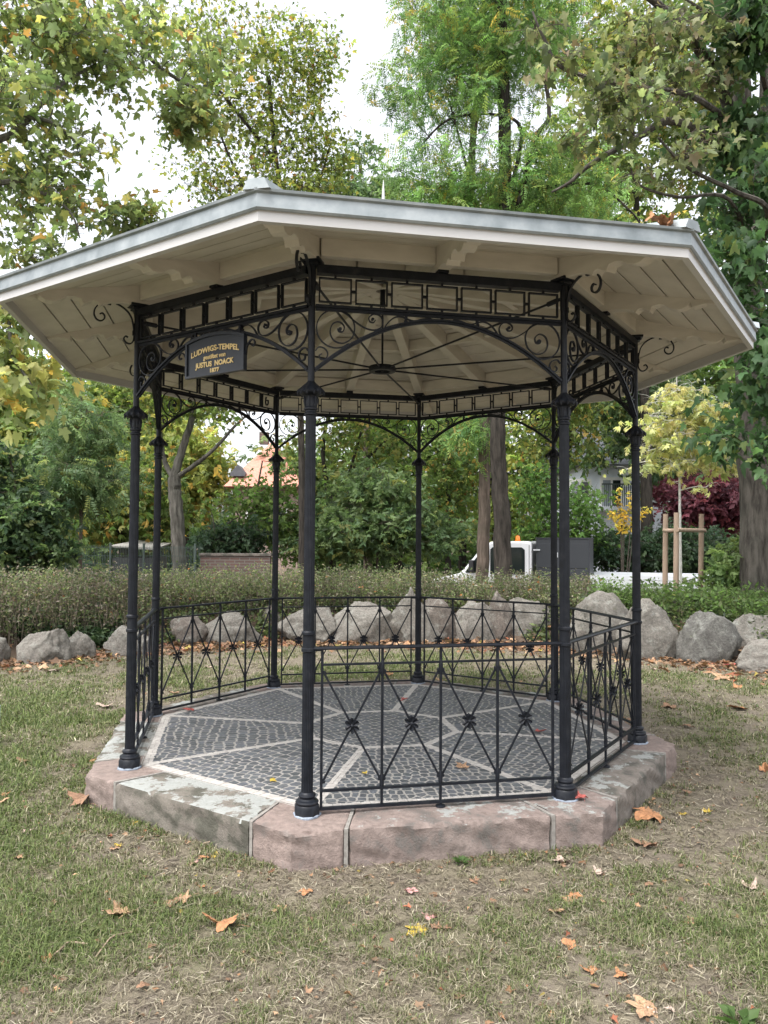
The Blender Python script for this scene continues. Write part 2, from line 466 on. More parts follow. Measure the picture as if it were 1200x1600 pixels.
# white strips: small light setts laid in lines
st = MB()
def strip(a, b, w, cell=0.05):
    a, b = Vector(a), Vector(b); d = (b-a); L = d.length; d.normalize(); n = Vector((-d.y, d.x, 0))
    m = max(1, int(L/cell)); rr = random.Random(int(L*1000))
    for i in range(m):
        for sd in (-1, 1):
            s0, s1 = L*i/m+0.002, L*(i+1)/m-0.002
            lo, hi = (0.001, w/2) if sd > 0 else (-w/2, -0.001)
            q = [a+d*(s0+rr.uniform(-.004, .004))+n*(lo), a+d*(s1+rr.uniform(-.004, .004))+n*(lo), a+d*s1+n*(hi+rr.uniform(-.004, .004)), a+d*s0+n*(hi+rr.uniform(-.004, .004))]
            z = 0.0008+rr.uniform(0, .0016)
            st.prism([Vector((p.x, p.y, 0)) for p in q], (0, 0, -0.004), (0, 0, z))
for k in range(8):
    strip(colxy(k, RIN), colxy(k+1, RIN), SW*2)
    strip(colxy(k, ROUT-0.002), colxy(k+1, ROUT-0.002), SW*2.2)
    strip(colxy(k, RIN+0.02), colxy(k, ROUT-0.03), SW*2)
st.build('white_strip', M['strip'], platform)

# --- columns
def make_column():
    sh = MB()
    sh.lathe([(0.0300, 0.10), (0.0300, 0.83)], 40, flute=0.075)
    sh.lathe([(0.0288, 0.935), (0.0275, 2.055)], 40, flute=0.075)
    sh.lathe([(0.0185, 2.22), (0.0185, 2.70), (0.0205, 2.71), (0.0205, 2.87)], 20)
    col = sh.build('column', M['iron'], pav, LZ)
    cap = MB()
    def scal(r, z, t, j):
        return r*(1+0.07*math.cos(t*12)) if r > 0.058 else r*(1+0.03*math.cos(t*12))
    cap.lathe([(0.024, 2.055), (0.033, 2.058), (0.034, 2.068), (0.027, 2.074), (0.027, 2.082), (0.0355, 2.086), (0.036, 2.094), (0.029, 2.102),
               (0.031, 2.125), (0.029, 2.145), (0.034, 2.158), (0.052, 2.166), (0.066, 2.170), (0.070, 2.176), (0.064, 2.188), (0.055, 2.200), (0.042, 2.212), (0.026, 2.226), (0.0185, 2.236)], 48, rfun=scal)
    for i in range(12):                        # drooping leaf tips round the rim and acanthus ribs on the bell
        t = 2*math.pi*i/12
        cap.tube([(0.058*CS(t), 0.058*SN(t), 2.190), (0.068*CS(t), 0.068*SN(t), 2.178), (0.069*CS(t), 0.069*SN(t), 2.160)], [0.007, 0.009, 0.003], 5)
        if i % 2 == 0: cap.tube([(0.028*CS(t), 0.028*SN(t), 2.10), (0.033*CS(t), 0.033*SN(t), 2.13), (0.036*CS(t), 0.036*SN(t), 2.156)], [0.006, 0.007, 0.003], 5)
    cap.build('capital', M['iron'], col)
    ba = MB()
    ba.lathe([(0.0665, 0.0), (0.0665, 0.048), (0.060, 0.056)], 8, smooth=False)
    ba.lathe([(0.050, 0.052), (0.058, 0.058), (0.060, 0.066), (0.056, 0.074), (0.044, 0.078), (0.040, 0.086), (0.042, 0.092), (0.0455, 0.098), (0.043, 0.106), (0.034, 0.110), (0.030, 0.116)], 32)
    ba.build('base', M['iron'], col)
    co = MB()
    co.lathe([(0.030, 0.826), (0.0365, 0.832), (0.0365, 0.846), (0.031, 0.850), (0.0305, 0.905), (0.031, 0.914), (0.036, 0.918), (0.036, 0.930), (0.029, 0.938)], 32)
    co.build('collar', M['iron'], col)
    tp = MB()
    tp.box((0, 0, 2.873), (0.105, 0.105, 0.016)); tp.box((0, 0, 2.855), (0.075, 0.075, 0.02))
    tp.build('top_plate', M['iron'], col, bevel=0.003)
    br = MB()                                  # scrolled bracket under the eaves, in the radial plane (+x outwards)
    pth = [(0.022, 2.695), (0.026, 2.74), (0.040, 2.795), (0.072, 2.836), (0.123, 2.864), (0.178, 2.870), (0.225, 2.854), (0.256, 2.820), (0.264, 2.782), (0.250, 2.752), (0.226, 2.744), (0.206, 2.757), (0.202, 2.778), (0.215, 2.793), (0.230, 2.786)]
    br.ribbon(smooth_path([(x, 0, z) for x, z in pth], 6), 0.014, 0.008, (0, 1, 0))
    pth = [(0.024, 2.76), (0.022, 2.70), (0.024, 2.655), (0.042, 2.630), (0.068, 2.632), (0.084, 2.653), (0.074, 2.672), (0.058, 2.667)]
    br.ribbon(smooth_path([(x, 0, z) for x, z in pth], 6), 0.014, 0.008, (0, 1, 0))
    br.box((0.175, 0, 2.862), (0.02, 0.018, 0.02))
    br.box((0.024, 0, 2.70), (0.014, 0.018, 0.03))
    br.build('eaves_bracket', M['iron'], col)
    se = MB(); se.lathe([(0.0705, -0.004), (0.0705, 0.003), (0.066, 0.007)], 16, rfun=lambda r, z, t, j: r*(1+0.05*math.sin(3*t+1)+0.03*math.sin(7*t)))
    se.build('foot_seal', M['sealant'], col)
    return col
col0 = make_column()
for k in range(8):
    p = colxy(k)
    o = col0 if k == 0 else copy_tree(col0, pav)
    o.location = (p.x, p.y, -GZ); o.rotation_euler = (0, 0, colang(k))

# --- bay elements are modelled in a local frame: x along the bay from its middle, y outwards
W = 2*S*math.sin(math.pi/8)                    # 1.416
AP = S*C225
def bayframe(k):
    th = colang(k)+math.pi/8
    return (AP*CS(th), AP*SN(th), -GZ), th-math.pi/2
def make_frieze():
    m = MB(); h = W/2
    def ch(z, y=0.0): return
    m.box((0, 0, 2.828), (W-0.05, 0.050, 0.040))          # top beam, a T section
    m.box((0, 0, 2.852), (W-0.05, 0.030, 0.010))
    m.box((0, 0, 2.637), (W-0.04, 0.034, 0.014)); m.box((0, 0, 2.622), (W-0.04, 0.010, 0.018))
    m.box((0, 0, 2.866), (0.06, 0.07, 0.018))
    n = 7; pitch = (W-0.052)/n
    for i in range(n):
        c = -(W-0.052)/2+pitch*(i+0.5); w = pitch-0.020; z0, z1 = 2.662, 2.788; b = 0.007
        for z in (z0, z1): m.box((c, 0, z), (w, 0.020, b))
        for sx in (-1, 1): m.box((c+sx*(w/2-b/2), 0, (z0+z1)/2), (b, 0.020, z1-z0-b))
        m.box((c, 0, 2.7985), (0.012, 0.014, 0.014)); m.box((c, 0, 2.651), (0.012, 0.014, 0.015))
        if i < n-1: m.box((c+pitch/2, 0, 2.725), (0.020, 0.014, 0.013))
    f = m.build('frieze', M['iron'], pav, LZ)
    a = MB()                                               # the arch and its scrolls
    zc = lambda s: 2.600-0.292*((s)/(h-0.025))**2
    a.ribbon([(s, 0, zc(s)) for s in np.linspace(-(h-0.018), h-0.018, 41)], 0.034, 0.010, (0, 1, 0))
    a.ribbon([(s, 0, zc(s)-0.010) for s in np.linspace(-(h-0.018), h-0.018, 41)], 0.012, 0.014, (0, 1, 0))
    def sp(pts, t=0.0065, w=0.012, n=7):
        for sg in (1, -1):
            a.ribbon(smooth_path([(sg*(-h+x), 0, z) for x, z in pts], n), w, t, (0, 1, 0))
    c0 = (0.128, 2.522); r0 = 0.102
    arc = [(c0[0]+r0*CS(R_(t)), c0[1]+r0*SN(R_(t))) for t in range(-50, -271, -20)]
    sp([(0.215, 2.455), (0.212, 2.440)]+arc+[(0.180, 2.606), (0.232, 2.566), (0.285, 2.535), (0.335, 2.527), (0.372, 2.545), (0.381, 2.580), (0.362, 2.608), (0.330, 2.612), (0.306, 2.594), (0.310, 2.572), (0.330, 2.568), (0.340, 2.582)])
    sp([(0.150, 2.620), (0.200, 2.598), (0.228, 2.545), (0.216, 2.482), (0.170, 2.448), (0.120, 2.458), (0.098, 2.500), (0.110, 2.545), (0.145, 2.560), (0.172, 2.538), (0.166, 2.510), (0.145, 2.508), (0.138, 2.524)])
    sp([(0.385, 2.535), (0.412, 2.575), (0.450, 2.604), (0.492, 2.606), (0.512, 2.588), (0.502, 2.570), (0.485, 2.574)])
    sp([(0.505, 2.602), (0.55, 2.590), (0.60, 2.604), (0.64, 2.608), (0.652, 2.600)], 0.006)
    sp([(0.022, 2.400), (0.040, 2.420), (0.072, 2.412), (0.086, 2.385), (0.074, 2.358), (0.050, 2.356), (0.042, 2.374), (0.055, 2.386)])
    for sx in (-1, 1):
        for dx in (0.0, 0.20): a.box((sx*dx, 0, 2.606), (0.014, 0.016, 0.018))
        a.tube([(sx*(h-0.325), -0.010, 2.585), (sx*(h-0.325), 0.010, 2.585)], 0.008, 8)
        a.tube([(sx*(h-0.150), -0.010, 2.520), (sx*(h-0.150), 0.010, 2.520)], 0.010, 8)
        a.tube([(sx*(h-0.505), -0.010, 2.588), (sx*(h-0.505), 0.010, 2.588)], 0.008, 8)
    a.build('arch', M['iron'], f)
    return f
fr0 = make_frieze()
for k in range(8):
    l, r = bayframe(k); o = fr0 if k == 0 else copy_tree(fr0, pav); o.location = l; o.rotation_euler = (0, 0, r)

def make_railing():
    h = W/2; xe = h-0.072; m = MB()
    for z, t in ((0.760, 0.010), (0.115, 0.012), (0.024, 0.014)):
        m.box((0, 0, z), (2*xe+0.012, 0.020, t))
    for sx in (-1, 1):                                      # stub irons to the columns
        m.box((sx*(h-0.050), 0, 0.836), (0.05, 0.022, 0.010)); m.box((sx*(h-0.050), 0, 0.024), (0.05, 0.016, 0.012))
    xs = np.linspace(-xe, xe, 5)
    for i in range(4):                                      # crossed flat bars
        a, b = xs[i], xs[i+1]
        m.bar((a+.004, -0.0035, 0.728), (b-.004, -0.0035, 0.152), 0.006, 0.011, (1, 0, 0.001))
        m.bar((a+.004, 0.0035, 0.152), (b-.004, 0.0035, 0.728), 0.006, 0.011, (1, 0, 0.001))
    r = m.build('railing', M['iron'], pav, LZ)
    hr = MB()
    prof = [(-0.019, 0.838), (0.019, 0.838), (0.020, 0.845), (0.014, 0.852), (0.0, 0.855), (-0.014, 0.852), (-0.020, 0.845)]
    hr.prism([(-(h-0.022), y, z) for y, z in prof], (0, 0, 0), (2*(h-0.022), 0, 0))
    hr.build('handrail', M['iron'], r)
    for i, x in enumerate(xs):
        b = MB(); zb = -0.002 if i == 2 else 0.020
        b.box((x, 0, (zb+0.84)/2), (0.013, 0.013, 0.84-zb))
        if 0 < i < 4:
            for zz in (0.733, 0.147):
                b.lathe([(0.006, -0.045), (0.011, -0.03), (0.0125, 0.0), (0.011, 0.03), (0.006, 0.045)], 8, (x, 0, zz))
        for zz in (0.700, 0.180):                            # little round rivets where the crossed bars meet the post
            for sg in (-1, 1):
                if (i == 0 and sg < 0) or (i == 4 and sg > 0): continue
                b.lathe([(0.002, -0.009), (0.008, -0.006), (0.009, 0), (0.008, 0.006), (0.002, 0.009)], 8, (x+sg*0.013, 0, zz+0.02*(1 if zz > .5 else -1)))
        if i == 2: b.lathe([(0.028, -0.002), (0.026, 0.006), (0.008, 0.010)], 10, (x, 0, 0))
        b.build('baluster', M['iron'], r)
    for i in range(4):
        q = MB(); c = (xs[i]+xs[i+1])/2; z = 0.440
        for sy in (-1, 1):
            for p in range(6):
                t = 2*math.pi*p/6+math.pi/6
                ca, sa = CS(t), SN(t)
                vs = [(c+0.006*ca, sy*0.010, z+0.006*sa)]
                for (rr, dt, yy) in ((0.018, -0.42, 0.012), (0.034, -0.30, 0.017), (0.041, 0.0, 0.013), (0.034, 0.30, 0.017), (0.018, 0.42, 0.012)):
                    vs.append((c+rr*CS(t+dt), sy*yy, z+rr*SN(t+dt)))
                cen = (c+0.025*ca, sy*0.007, z+0.025*sa)
                back = (c+0.025*ca, sy*0.002, z+0.025*sa)
                vv = vs+[cen, back]; nn = len(vs)
                fs = [(i_, (i_+1) % nn, nn) for i_ in range(nn)]+[((i_+1) % nn, i_, nn+1) for i_ in range(nn)]
                q.add(vv, fs)
            q.add([(c+0.011*CS(t), sy*0.008, z+0.011*SN(t)) for t in np.linspace(0, 2*math.pi, 9)[:-1]]+[(c, sy*0.022, z)], [(i_, (i_+1) % 8, 8) for i_ in range(8)], True)
        q.box((c, 0, z), (0.014, 0.014, 0.014))
        q.build('rosette', M['iron'], r)
    return r
ra0 = make_railing()
for i, k in enumerate(range(1, 8)):
    l, r = bayframe(k); o = ra0 if i == 0 else copy_tree(ra0, pav); o.location = l; o.rotation_euler = (0, 0, r)

# --- tie rods and ring
hub = MB(); HZ = 2.716
hub.lathe([(0.060, -0.020), (0.100, -0.020), (0.106, 0.0), (0.100, 0.020), (0.060, 0.020), (0.060, -0.020)], 32, (0, 0, HZ), caps=False)
hub.build('tie_ring', M['iron'], pav, LZ)
kr = MB(); kr.tube([(0, 0, HZ-0.02), (0, 0, 3.17)], 0.008, 8); kr.box((0, 0, HZ), (0.13, 0.02, 0.012)); kr.box((0.017, 0, 3.19), (0.008, 0.02, 0.09)); kr.box((-0.017, 0, 3.19), (0.008, 0.02, 0.09)); kr.box((0, 0, 3.16), (0.042, 0.02, 0.010)); kr.tube([(-0.03, 0, 3.21), (0.03, 0, 3.21)], 0.008, 6)
kr.tube([(0, 0, 3.20), (0, 0, 3.36)], 0.02, 8)
kr.build('king_rod', M['iron'], pav, LZ)
rod = MB(); rod.tube([(0.090, 0, HZ), (S-0.06, 0, 2.772)], 0.0072, 8); rod.tube([(S-0.12, 0, 2.769), (S-0.05, 0, 2.773)], 0.015, 8); rod.tube([(S-0.05, 0, 2.773), (S-0.018, 0, 2.775)], 0.010, 8)
r0 = rod.build('tie_rod', M['iron'], pav, LZ)
for k in range(8):
    o = r0 if k == 0 else copy_tree(r0, pav); o.rotation_euler = (0, 0, colang(k))

# --- roof: boards below, zinc above, rafters, fascia
RE = 2.628; AE = RE*C225                        # eaves radius / apothem
SL = 0.262
zb = lambda ap: 3.000-SL*(ap-AP)                # underside of the boarding at apothem 'ap'
T225 = math.tan(math.pi/8)
boards = MB()
pw = 0.155
for k in range(8):
    th = colang(k)+math.pi/8; o = Vector((CS(th), SN(th), 0)); t = Vector((-SN(th), CS(th), 0))
    ap = AE-0.012; first = True
    while ap > 0.05:
        a1 = max(ap-pw, 0.04); g = 0.010
        pts = []
        for (a_, s) in ((ap, -1), (ap, 1), (a1+g, 1), (a1+g, -1)):
            pts.append(o*a_+t*(s*a_*T225)+Vector((0, 0, zb(a_))))
        boards.prism(pts, (0, 0, 0), (0, 0, 0.014))
        ap = a1
boards.build('roof_boarding', M['white_wood'], pav, LZ)
cov = MB()                                       # zinc covering
ap_z = zb(0)+0.10; RZ = 2.665
rim = [colxy(k, RZ)+Vector((0, 0, 2.886)) for k in range(8)]
rim2 = [colxy(k, RZ-0.012)+Vector((0, 0, 2.874)) for k in range(8)]
apex = Vector((0, 0, 2.886+SL*RZ*C225))
n0 = rim+[apex]; n1 = rim2+[apex-Vector((0, 0, 0.02))]
cov.add(n0, [(i, (i+1) % 8, 8) for i in range(8)]); cov.add(n1, [((i+1) % 8, i, 8) for i in range(8)])
cov.add(rim+rim2, [((i+1) % 8, i, 8+i, 8+(i+1) % 8) for i in range(8)])
for k in range(8):                               # standing seams
    th = colang(k)+math.pi/8; o = Vector((CS(th), SN(th), 0)); t = Vector((-SN(th), CS(th), 0))
    for s in (-0.66, -0.22, 0.22, 0.66):
        A = RZ*C225
        p0 = o*(A-0.35)+t*(s)+Vector((0, 0, 2.886+SL*0.35+0.010)); ai = min(A-0.1, abs(s)/T225+0.05)
        p1 = o*ai+t*s+Vector((0, 0, 2.886+SL*(A-ai)+0.010)); cov.bar(p0, p1, 0.012, 0.026)
roof = cov.build('roof', M['zinc'], pav, LZ)
ed = MB()                                         # zinc eaves flashing: apron, drip lip and a folded top edge
def ring(m, prof):
    n = len(prof); vs = []
    for k in range(8):
        for r, z in prof: p = colxy(k, r); vs.append((p.x, p.y, z))
    fs = [(k*n+i, k*n+(i+1) % n, ((k+1) % 8)*n+(i+1) % n, ((k+1) % 8)*n+i) for k in range(8) for i in range(n)]
    m.add(vs, [f[::-1] for f in fs])
ring(ed, [(2.646, 2.803), (2.653, 2.803), (2.660, 2.812), (2.655, 2.872), (2.668, 2.878), (2.671, 2.889), (2.650, 2.892), (2.646, 2.870)])
ed.build('eaves_flashing', M['zinc'], roof)
for k in range(8):                                # boxed hip caps
    a = colang(k); o = Vector((CS(a), SN(a), 0)); t = Vector((-SN(a), CS(a), 0))
    c = MB(); pts = []
    for r_, w, z in ((2.668, 0.036, 2.930), (2.668, 0.060, 2.884), (0.08, 0.060, 2.884+SL*C225*2.588), (0.08, 0.036, 2.930+SL*C225*2.588)):
        pts.append((r_, w, z))
    vs = []
    for r_, w, z in pts:
        for s in (-1, 1): vs.append(o*r_+t*(s*w)+Vector((0, 0, z)))
    c.add(vs, [(0, 1, 3, 2), (6, 7, 1, 0), (0, 2, 4, 6), (1, 7, 5, 3), (2, 3, 5, 4), (4, 5, 7, 6)])
    c.build('hip_cap', M['zinc'], roof)
fin = MB(); az = apex.z
fin.lathe([(0.16, az-0.02), (0.14, az+0.05), (0.06, az+0.09), (0.035, az+0.16), (0.030, az+0.22), (0.022, az+0.30), (0.018, az+0.45), (0.013, 4.05), (0.003, 4.19)], 16)
fin.build('finial', M['fascia'], roof)
fa = MB(); ring(fa, [(2.606, 2.758), (2.640, 2.758), (2.640, 2.803), (2.646, 2.803), (2.646, 2.868), (2.606, 2.868)])
fa.build('fascia', M['fascia'], pav, LZ)
# rafters with cut tails
def make_rafter(r_in, r_plate, r_out, slope, zplate):
    """profile in the (r, z) plane; the bottom of the tail is sawn to an ogee"""
    top = lambda r: zplate+0.128-slope*(r-r_plate)-0.001
    L = r_out-r_plate
    tail = [(0.00, 2.872), (0.10, 2.868), (0.17, 2.858), (0.215, 2.842), (0.235, 2.826), (0.250, 2.846), (0.275, 2.850), (0.300, 2.836), (0.33, 2.820), (0.345, 2.850), (0.385, 2.856), (0.425, 2.846), (0.455, 2.822), (0.50, 2.806), (0.54, 2.806), (0.575, 2.822), (0.590, 2.836), (0.600, 2.806), (0.640, 2.812), (0.68, 2.816), (0.76, 2.800)]
    q = L/0.768
    pts = [(r_in, top(r_in)), (r_out, top(r_out))]
    for x, z in reversed(tail):
        r = r_plate+x*q
        pts.append((min(r, r_out), min(z, top(r)-0.004)))
    pts.append((r_in, zplate-slope*(r_in-r_plate)))
    m = MB()
    m.prism([(r, 0, z) for r, z in pts], (0, -0.038, 0), (0, 0.038, 0))
    return m
hipr = make_rafter(0.05, S, 2.622, SL*C225, 2.882).build('rafter', M['white_wood'], pav, LZ, bevel=0.004)
for k in range(8):
    o = hipr if k == 0 else copy_tree(hipr, pav); o.rotation_euler = (0, 0, colang(k))
midr = make_rafter(0.12, AP, AE-0.022, SL, 2.878).build('rafter', M['white_wood'], pav, LZ, bevel=0.004)
for k in range(8):
    o = midr if k == 0 else copy_tree(midr, pav); o.rotation_euler = (0, 0, colang(k)+math.pi/8)
# blocking boards over the beam and purlins inside
for apb, zt, zbm, nm in ((AP, 0.0, 0.095, 'blocking_board'), (0.95, 0.0, 0.09, 'purlin')):
    b = MB()
    for k in range(8):
        th = colang(k)+math.pi/8; o = Vector((CS(th), SN(th), 0)); t = Vector((-SN(th), CS(th), 0))
        w = apb*T225
        for s0, s1 in ((-w+0.045, -0.040), (0.040, w-0.045)):
            z1 = zb(apb)-0.004; z0 = z1-zbm
            p = [o*(apb-0.022)+t*s0, o*(apb-0.022)+t*s1, o*(apb+0.022)+t*s1, o*(apb+0.022)+t*s0]
            b.prism([Vector((x.x, x.y, 0)) for x in p], (0, 0, z0), (0, 0, z1))
    b.build(nm, M['white_wood'], pav, LZ, bevel=0.003)

# --- the plaque over the entrance
loc, rz = bayframe(0)
sg = thing('plaque', 'dark plaque with gilded lettering hung under the front left arch', 'sign', (loc[0]+0.03*CS(rz+math.pi/2), loc[1]+0.03*SN(rz+math.pi/2), 2.45), rz)
bx0, bx1 = -0.262, 0.212
zarch = lambda s: 2.585-0.292*(s/(W/2-0.025))**2-2.45
outl = [(bx0, -0.105), (bx1, -0.105)]+[(s, zarch(s)+0.004) for s in np.linspace(bx1, bx0, 14)]
pb = MB(); pb.prism([(x, 0, z) for x, z in outl], (0, -0.012, 0), (0, 0.006, 0))
board = pb.build('board', M['board'], sg)
fm = MB(); ins = 0.014
inn = [(bx0+ins, -0.105+ins), (bx1-ins, -0.105+ins)]+[(s, zarch(s)-ins) for s in np.linspace(bx1-ins, bx0+ins, 14)]
nO = len(outl)
vs = [(x, 0.006, z) for x, z in outl]+[(x, 0.016, z) for x, z in outl]+[(x, 0.016, z) for x, z in inn]+[(x, 0.0065, z) for x, z in inn]
fs = []
for q in range(3):
    fs += [(q*nO+i, q*nO+(i+1) % nO, (q+1)*nO+(i+1) % nO, (q+1)*nO+i) for i in range(nO)]
fm.add(vs, fs); fm.build('frame', M['board'], sg)
def text_mesh(body, size, cx, z, xscale=1.0, shear=0.0, bend=None, bold=0.0, space=1.0, width=None):
    cu = bpy.data.curves.new('lettering', 'FONT'); cu.body = body; cu.size = size; cu.extrude = 0.0015
    cu.align_x = 'CENTER'; cu.shear = shear; cu.offset = bold; cu.space_character = space; cu.resolution_u = 3
    ob = bpy.data.objects.new('lettering', cu); COL.objects.link(ob)
    dg = bpy.context.evaluated_depsgraph_get(); me = bpy.data.meshes.new_from_object(ob.evaluated_get(dg))
    bpy.data.objects.remove(ob); bpy.data.curves.remove(cu)
    n = len(me.vertices); co = np.zeros(n*3); me.vertices.foreach_get('co', co); co = co.reshape(n, 3)
    if width: xscale = width/(co[:, 0].max()-co[:, 0].min())
    # local x of the bay runs right-to-left as seen from outside: mirror so that the words read correctly
    x = co[:, 0]*xscale; y = co[:, 1]
    zz = z+y+(np.array([bend(t) for t in x+cx]) if bend else 0)
    co = np.stack([-(x)+(-0+cx), 0.0085+co[:, 2], zz], 1)
    me.vertices.foreach_set('co', co.ravel()); me.update()
    return me
TXC = (bx0+bx1)/2
bend = lambda x: -0.30*(x-TXC)**2*2.2
for body, size, z, wid, kw in (('LUDWIGS-TEMPEL', 0.044, 0.036, 0.385, dict(bend=bend, bold=0.0012)),
                               ('gestiftet von', 0.036, -0.008, 0.180, dict(shear=0.12, bold=0.0006)),
                               ('JUSTUS  NOACK', 0.041, -0.052, 0.310, dict(bold=0.0014)),
                               ('1877', 0.038, -0.092, 0.072, dict(bold=0.0012))):
    link('lettering', text_mesh(body, size, TXC, z, width=wid, **kw), M['gold'], sg)
for sx in (0.16, -0.20):
    fx = MB(); fx.bar((sx, -0.018, zarch(sx)-0.01), (sx, -0.018, zarch(sx)+0.05), 0.014); fx.build('hanger', M['iron'], sg)
for sgn, xb in ((1, bx1), (-1, bx0)):
    pth = [(xb+sgn*0.004, -0.02), (xb+sgn*0.010, 0.020), (xb+sgn*0.032, 0.052), (xb+sgn*0.055, 0.058), (xb+sgn*0.070, 0.040), (xb+sgn*0.060, 0.022), (xb+sgn*0.046, 0.028)]
    fx = MB(); fx.ribbon(smooth_path([(x, 0, z) for x, z in pth], 6), 0.010, 0.007, (0, 1, 0)); fx.build('scroll', M['iron'], sg)

# ================================================================== GROUND
def ground_h(x, y):
    x = np.asarray(x, float); y = np.asarray(y, float)
    r = np.hypot(x, y*1.0); ss = lambda a, b, t: np.clip((t-a)/(b-a), 0, 1)**2*(3-2*np.clip((t-a)/(b-a), 0, 1))
    back = ss(1.0, 3.2, y)
    h = GZ+0.030*(vnoise(x, y, 0.9, 1)-0.5)+0.016*(vnoise(x, y, 3.1, 2)-0.5)
    near = 1-ss(2.0, 2.6, r)
    h = h*(1-near*0.6)+GZ*near*0.6
    bank = ss(6.3, 7.2, r)*0.46*back
    drop = ss(8.6, 11.5, r)*back
    return (h+bank)*(1-drop)+(-0.92+0.05*(vnoise(x, y, 0.4, 5)-0.5))*drop
def greenness(x, y):
    g = 0.50*vnoise(x, y, 1.3, 7)+0.30*vnoise(x, y, 3.3, 8)+0.25*vnoise(x, y, 8.0, 9)
    g = g-0.13
    g = g+0.34*np.clip((-x-0.9)/1.2, 0, 1)*np.clip((1.5-y)/2, 0, 1)*np.clip((y+3.3)/0.5, 0, 1)     # greener to the left
    g = g+0.12*np.exp(-((y+2.62)/0.28)**2)                                                       # a greener belt before the step
    g = g-0.15*np.clip((x-0.9)/1.0, 0, 1)-0.22*np.clip((-y-2.85)/0.35, 0, 1)
    r = np.hypot(x, y); g = g-0.30*np.exp(-((r-2.25)/0.20)**2)-0.30*np.clip((r-5.0)/0.8, 0, 1)*(y > 0)
    return np.clip(g, 0, 1)
def grid_mesh(xs, ys):
    X, Y = np.meshgrid(xs, ys); H = ground_h(X, Y)
    v = np.stack([X.ravel(), Y.ravel(), H.ravel()], 1); nx, ny = len(xs), len(ys)
    i = np.arange((nx-1)*(ny-1)); a = (i//(nx-1))*nx+i % (nx-1)
    return v, np.stack([a, a+1, a+nx+1, a+nx], 1)
xs = np.concatenate([np.linspace(-160, -14, 22)[:-1], np.linspace(-14, -7, 24)[:-1], np.linspace(-7, 7, 201)[:-1], np.linspace(7, 14, 24)[:-1], np.linspace(14, 160, 22)])
ys = np.concatenate([np.linspace(-60, -6, 14)[:-1], np.linspace(-6, 9, 215)[:-1], np.linspace(9, 16, 36)[:-1], np.linspace(16, 260, 32)])
v, f = grid_mesh(xs, ys)
me = bpy.data.meshes.new('lawn'); me.from_pydata(v, [], f); me.polygons.foreach_set('use_smooth', [True]*len(me.polygons))
gat = me.attributes.new('green', 'FLOAT', 'POINT'); gat.data.foreach_set('value', greenness(v[:, 0], v[:, 1]).astype(np.float32))
bk = np.clip((np.hypot(v[:, 0], v[:, 1])-5.6)/.5, 0, 1)*np.clip((v[:, 1]-.8)/1.5, 0, 1)
bat = me.attributes.new('bank', 'FLOAT', 'POINT'); bat.data.foreach_set('value', bk.astype(np.float32))
def ground_material():
    m, nt, b = new_mat('lawn_soil')
    a = N(nt, 'ShaderNodeAttribute', attribute_name='green')
    v = coords(nt)
    f1 = noise(nt, v, 5.5, 8, 0.7); f2 = noise(nt, v, 70, 6, 0.75); f3 = noise(nt, v, 24, 6, 0.7)
    soil = mixc(nt, f3, (0.098, 0.081, 0.063), (0.208, 0.176, 0.142))
    straw = mixc(nt, f2, (0.122, 0.106, 0.073), (0.252, 0.222, 0.162))
    c = mixc(nt, ramp(nt, f1, [(0.40, (0, 0, 0)), (0.60, (1, 1, 1))]), soil, straw)
    grn = mixc(nt, f2, (0.050, 0.066, 0.020), (0.125, 0.142, 0.056))
    add = N(nt, 'ShaderNodeMath', operation='ADD'); nt.links.new(a.outputs['Fac'], add.inputs[0])
    sub = N(nt, 'ShaderNodeMath', operation='MULTIPLY_ADD'); sub.inputs[1].default_value = 0.5; sub.inputs[2].default_value = -0.25
    nt.links.new(f3, sub.inputs[0]); nt.links.new(sub.outputs[0], add.inputs[1])
    c = mixc(nt, ramp(nt, add.outputs[0], [(0.22, (0, 0, 0)), (0.62, (0.8, 0.8, 0.8))]), c, grn)
    ab = N(nt, 'ShaderNodeAttribute', attribute_name='bank')
    c = mixc(nt, ab.outputs['Fac'], c, mixc(nt, f3, (0.045, 0.034, 0.026), (0.125, 0.090, 0.066)))
    nt.links.new(c, b.inputs['Base Color']); b.inputs['Roughness'].default_value = 0.95
    b.inputs['Specular IOR Level'].default_value = 0.15
    mx = N(nt, 'ShaderNodeMath', operation='ADD'); nt.links.new(f2, mx.inputs[0]); nt.links.new(f3, mx.inputs[1])
    bump(nt, b, mx.outputs[0], 0.8, 0.015)
    return m
tag(link('lawn', me, ground_material()), kind='structure')

# ------------------------------------------------------------------ big numpy instancing of leaves and blades
def fast_mesh(name, V, F, tint, mat, parent=None, smooth=False):
    """V (n,3); F (m,k) one polygon size; tint (n,3)"""
    me = bpy.data.meshes.new(name); n, m, k = len(V), len(F), F.shape[1]
    me.vertices.add(n); me.vertices.foreach_set('co', np.ascontiguousarray(V, np.float32).ravel())
    me.loops.add(m*k); me.loops.foreach_set('vertex_index', np.ascontiguousarray(F, np.int32).ravel())
    me.polygons.add(m); me.polygons.foreach_set('loop_start', np.arange(0, m*k, k, dtype=np.int32))
    me.polygons.foreach_set('loop_total', np.full(m, k, np.int32))
    if smooth: me.polygons.foreach_set('use_smooth', np.ones(m, bool))
    at_ = me.attributes.new('tint', 'FLOAT_COLOR', 'POINT')
    at_.data.foreach_set('color', np.concatenate([tint, np.ones((n, 1))], 1).astype(np.float32).ravel())
    me.update(calc_edges=True)
    return link(name, me, mat, parent)
def tri_fan(outline, center):
    """outline of (x, y, z) round a center -> template (verts, tris)"""
    v = np.array(list(outline)+[center], float); n = len(outline)
    f = np.array([(i, (i+1) % n, n) for i in range(n)]); return v, f
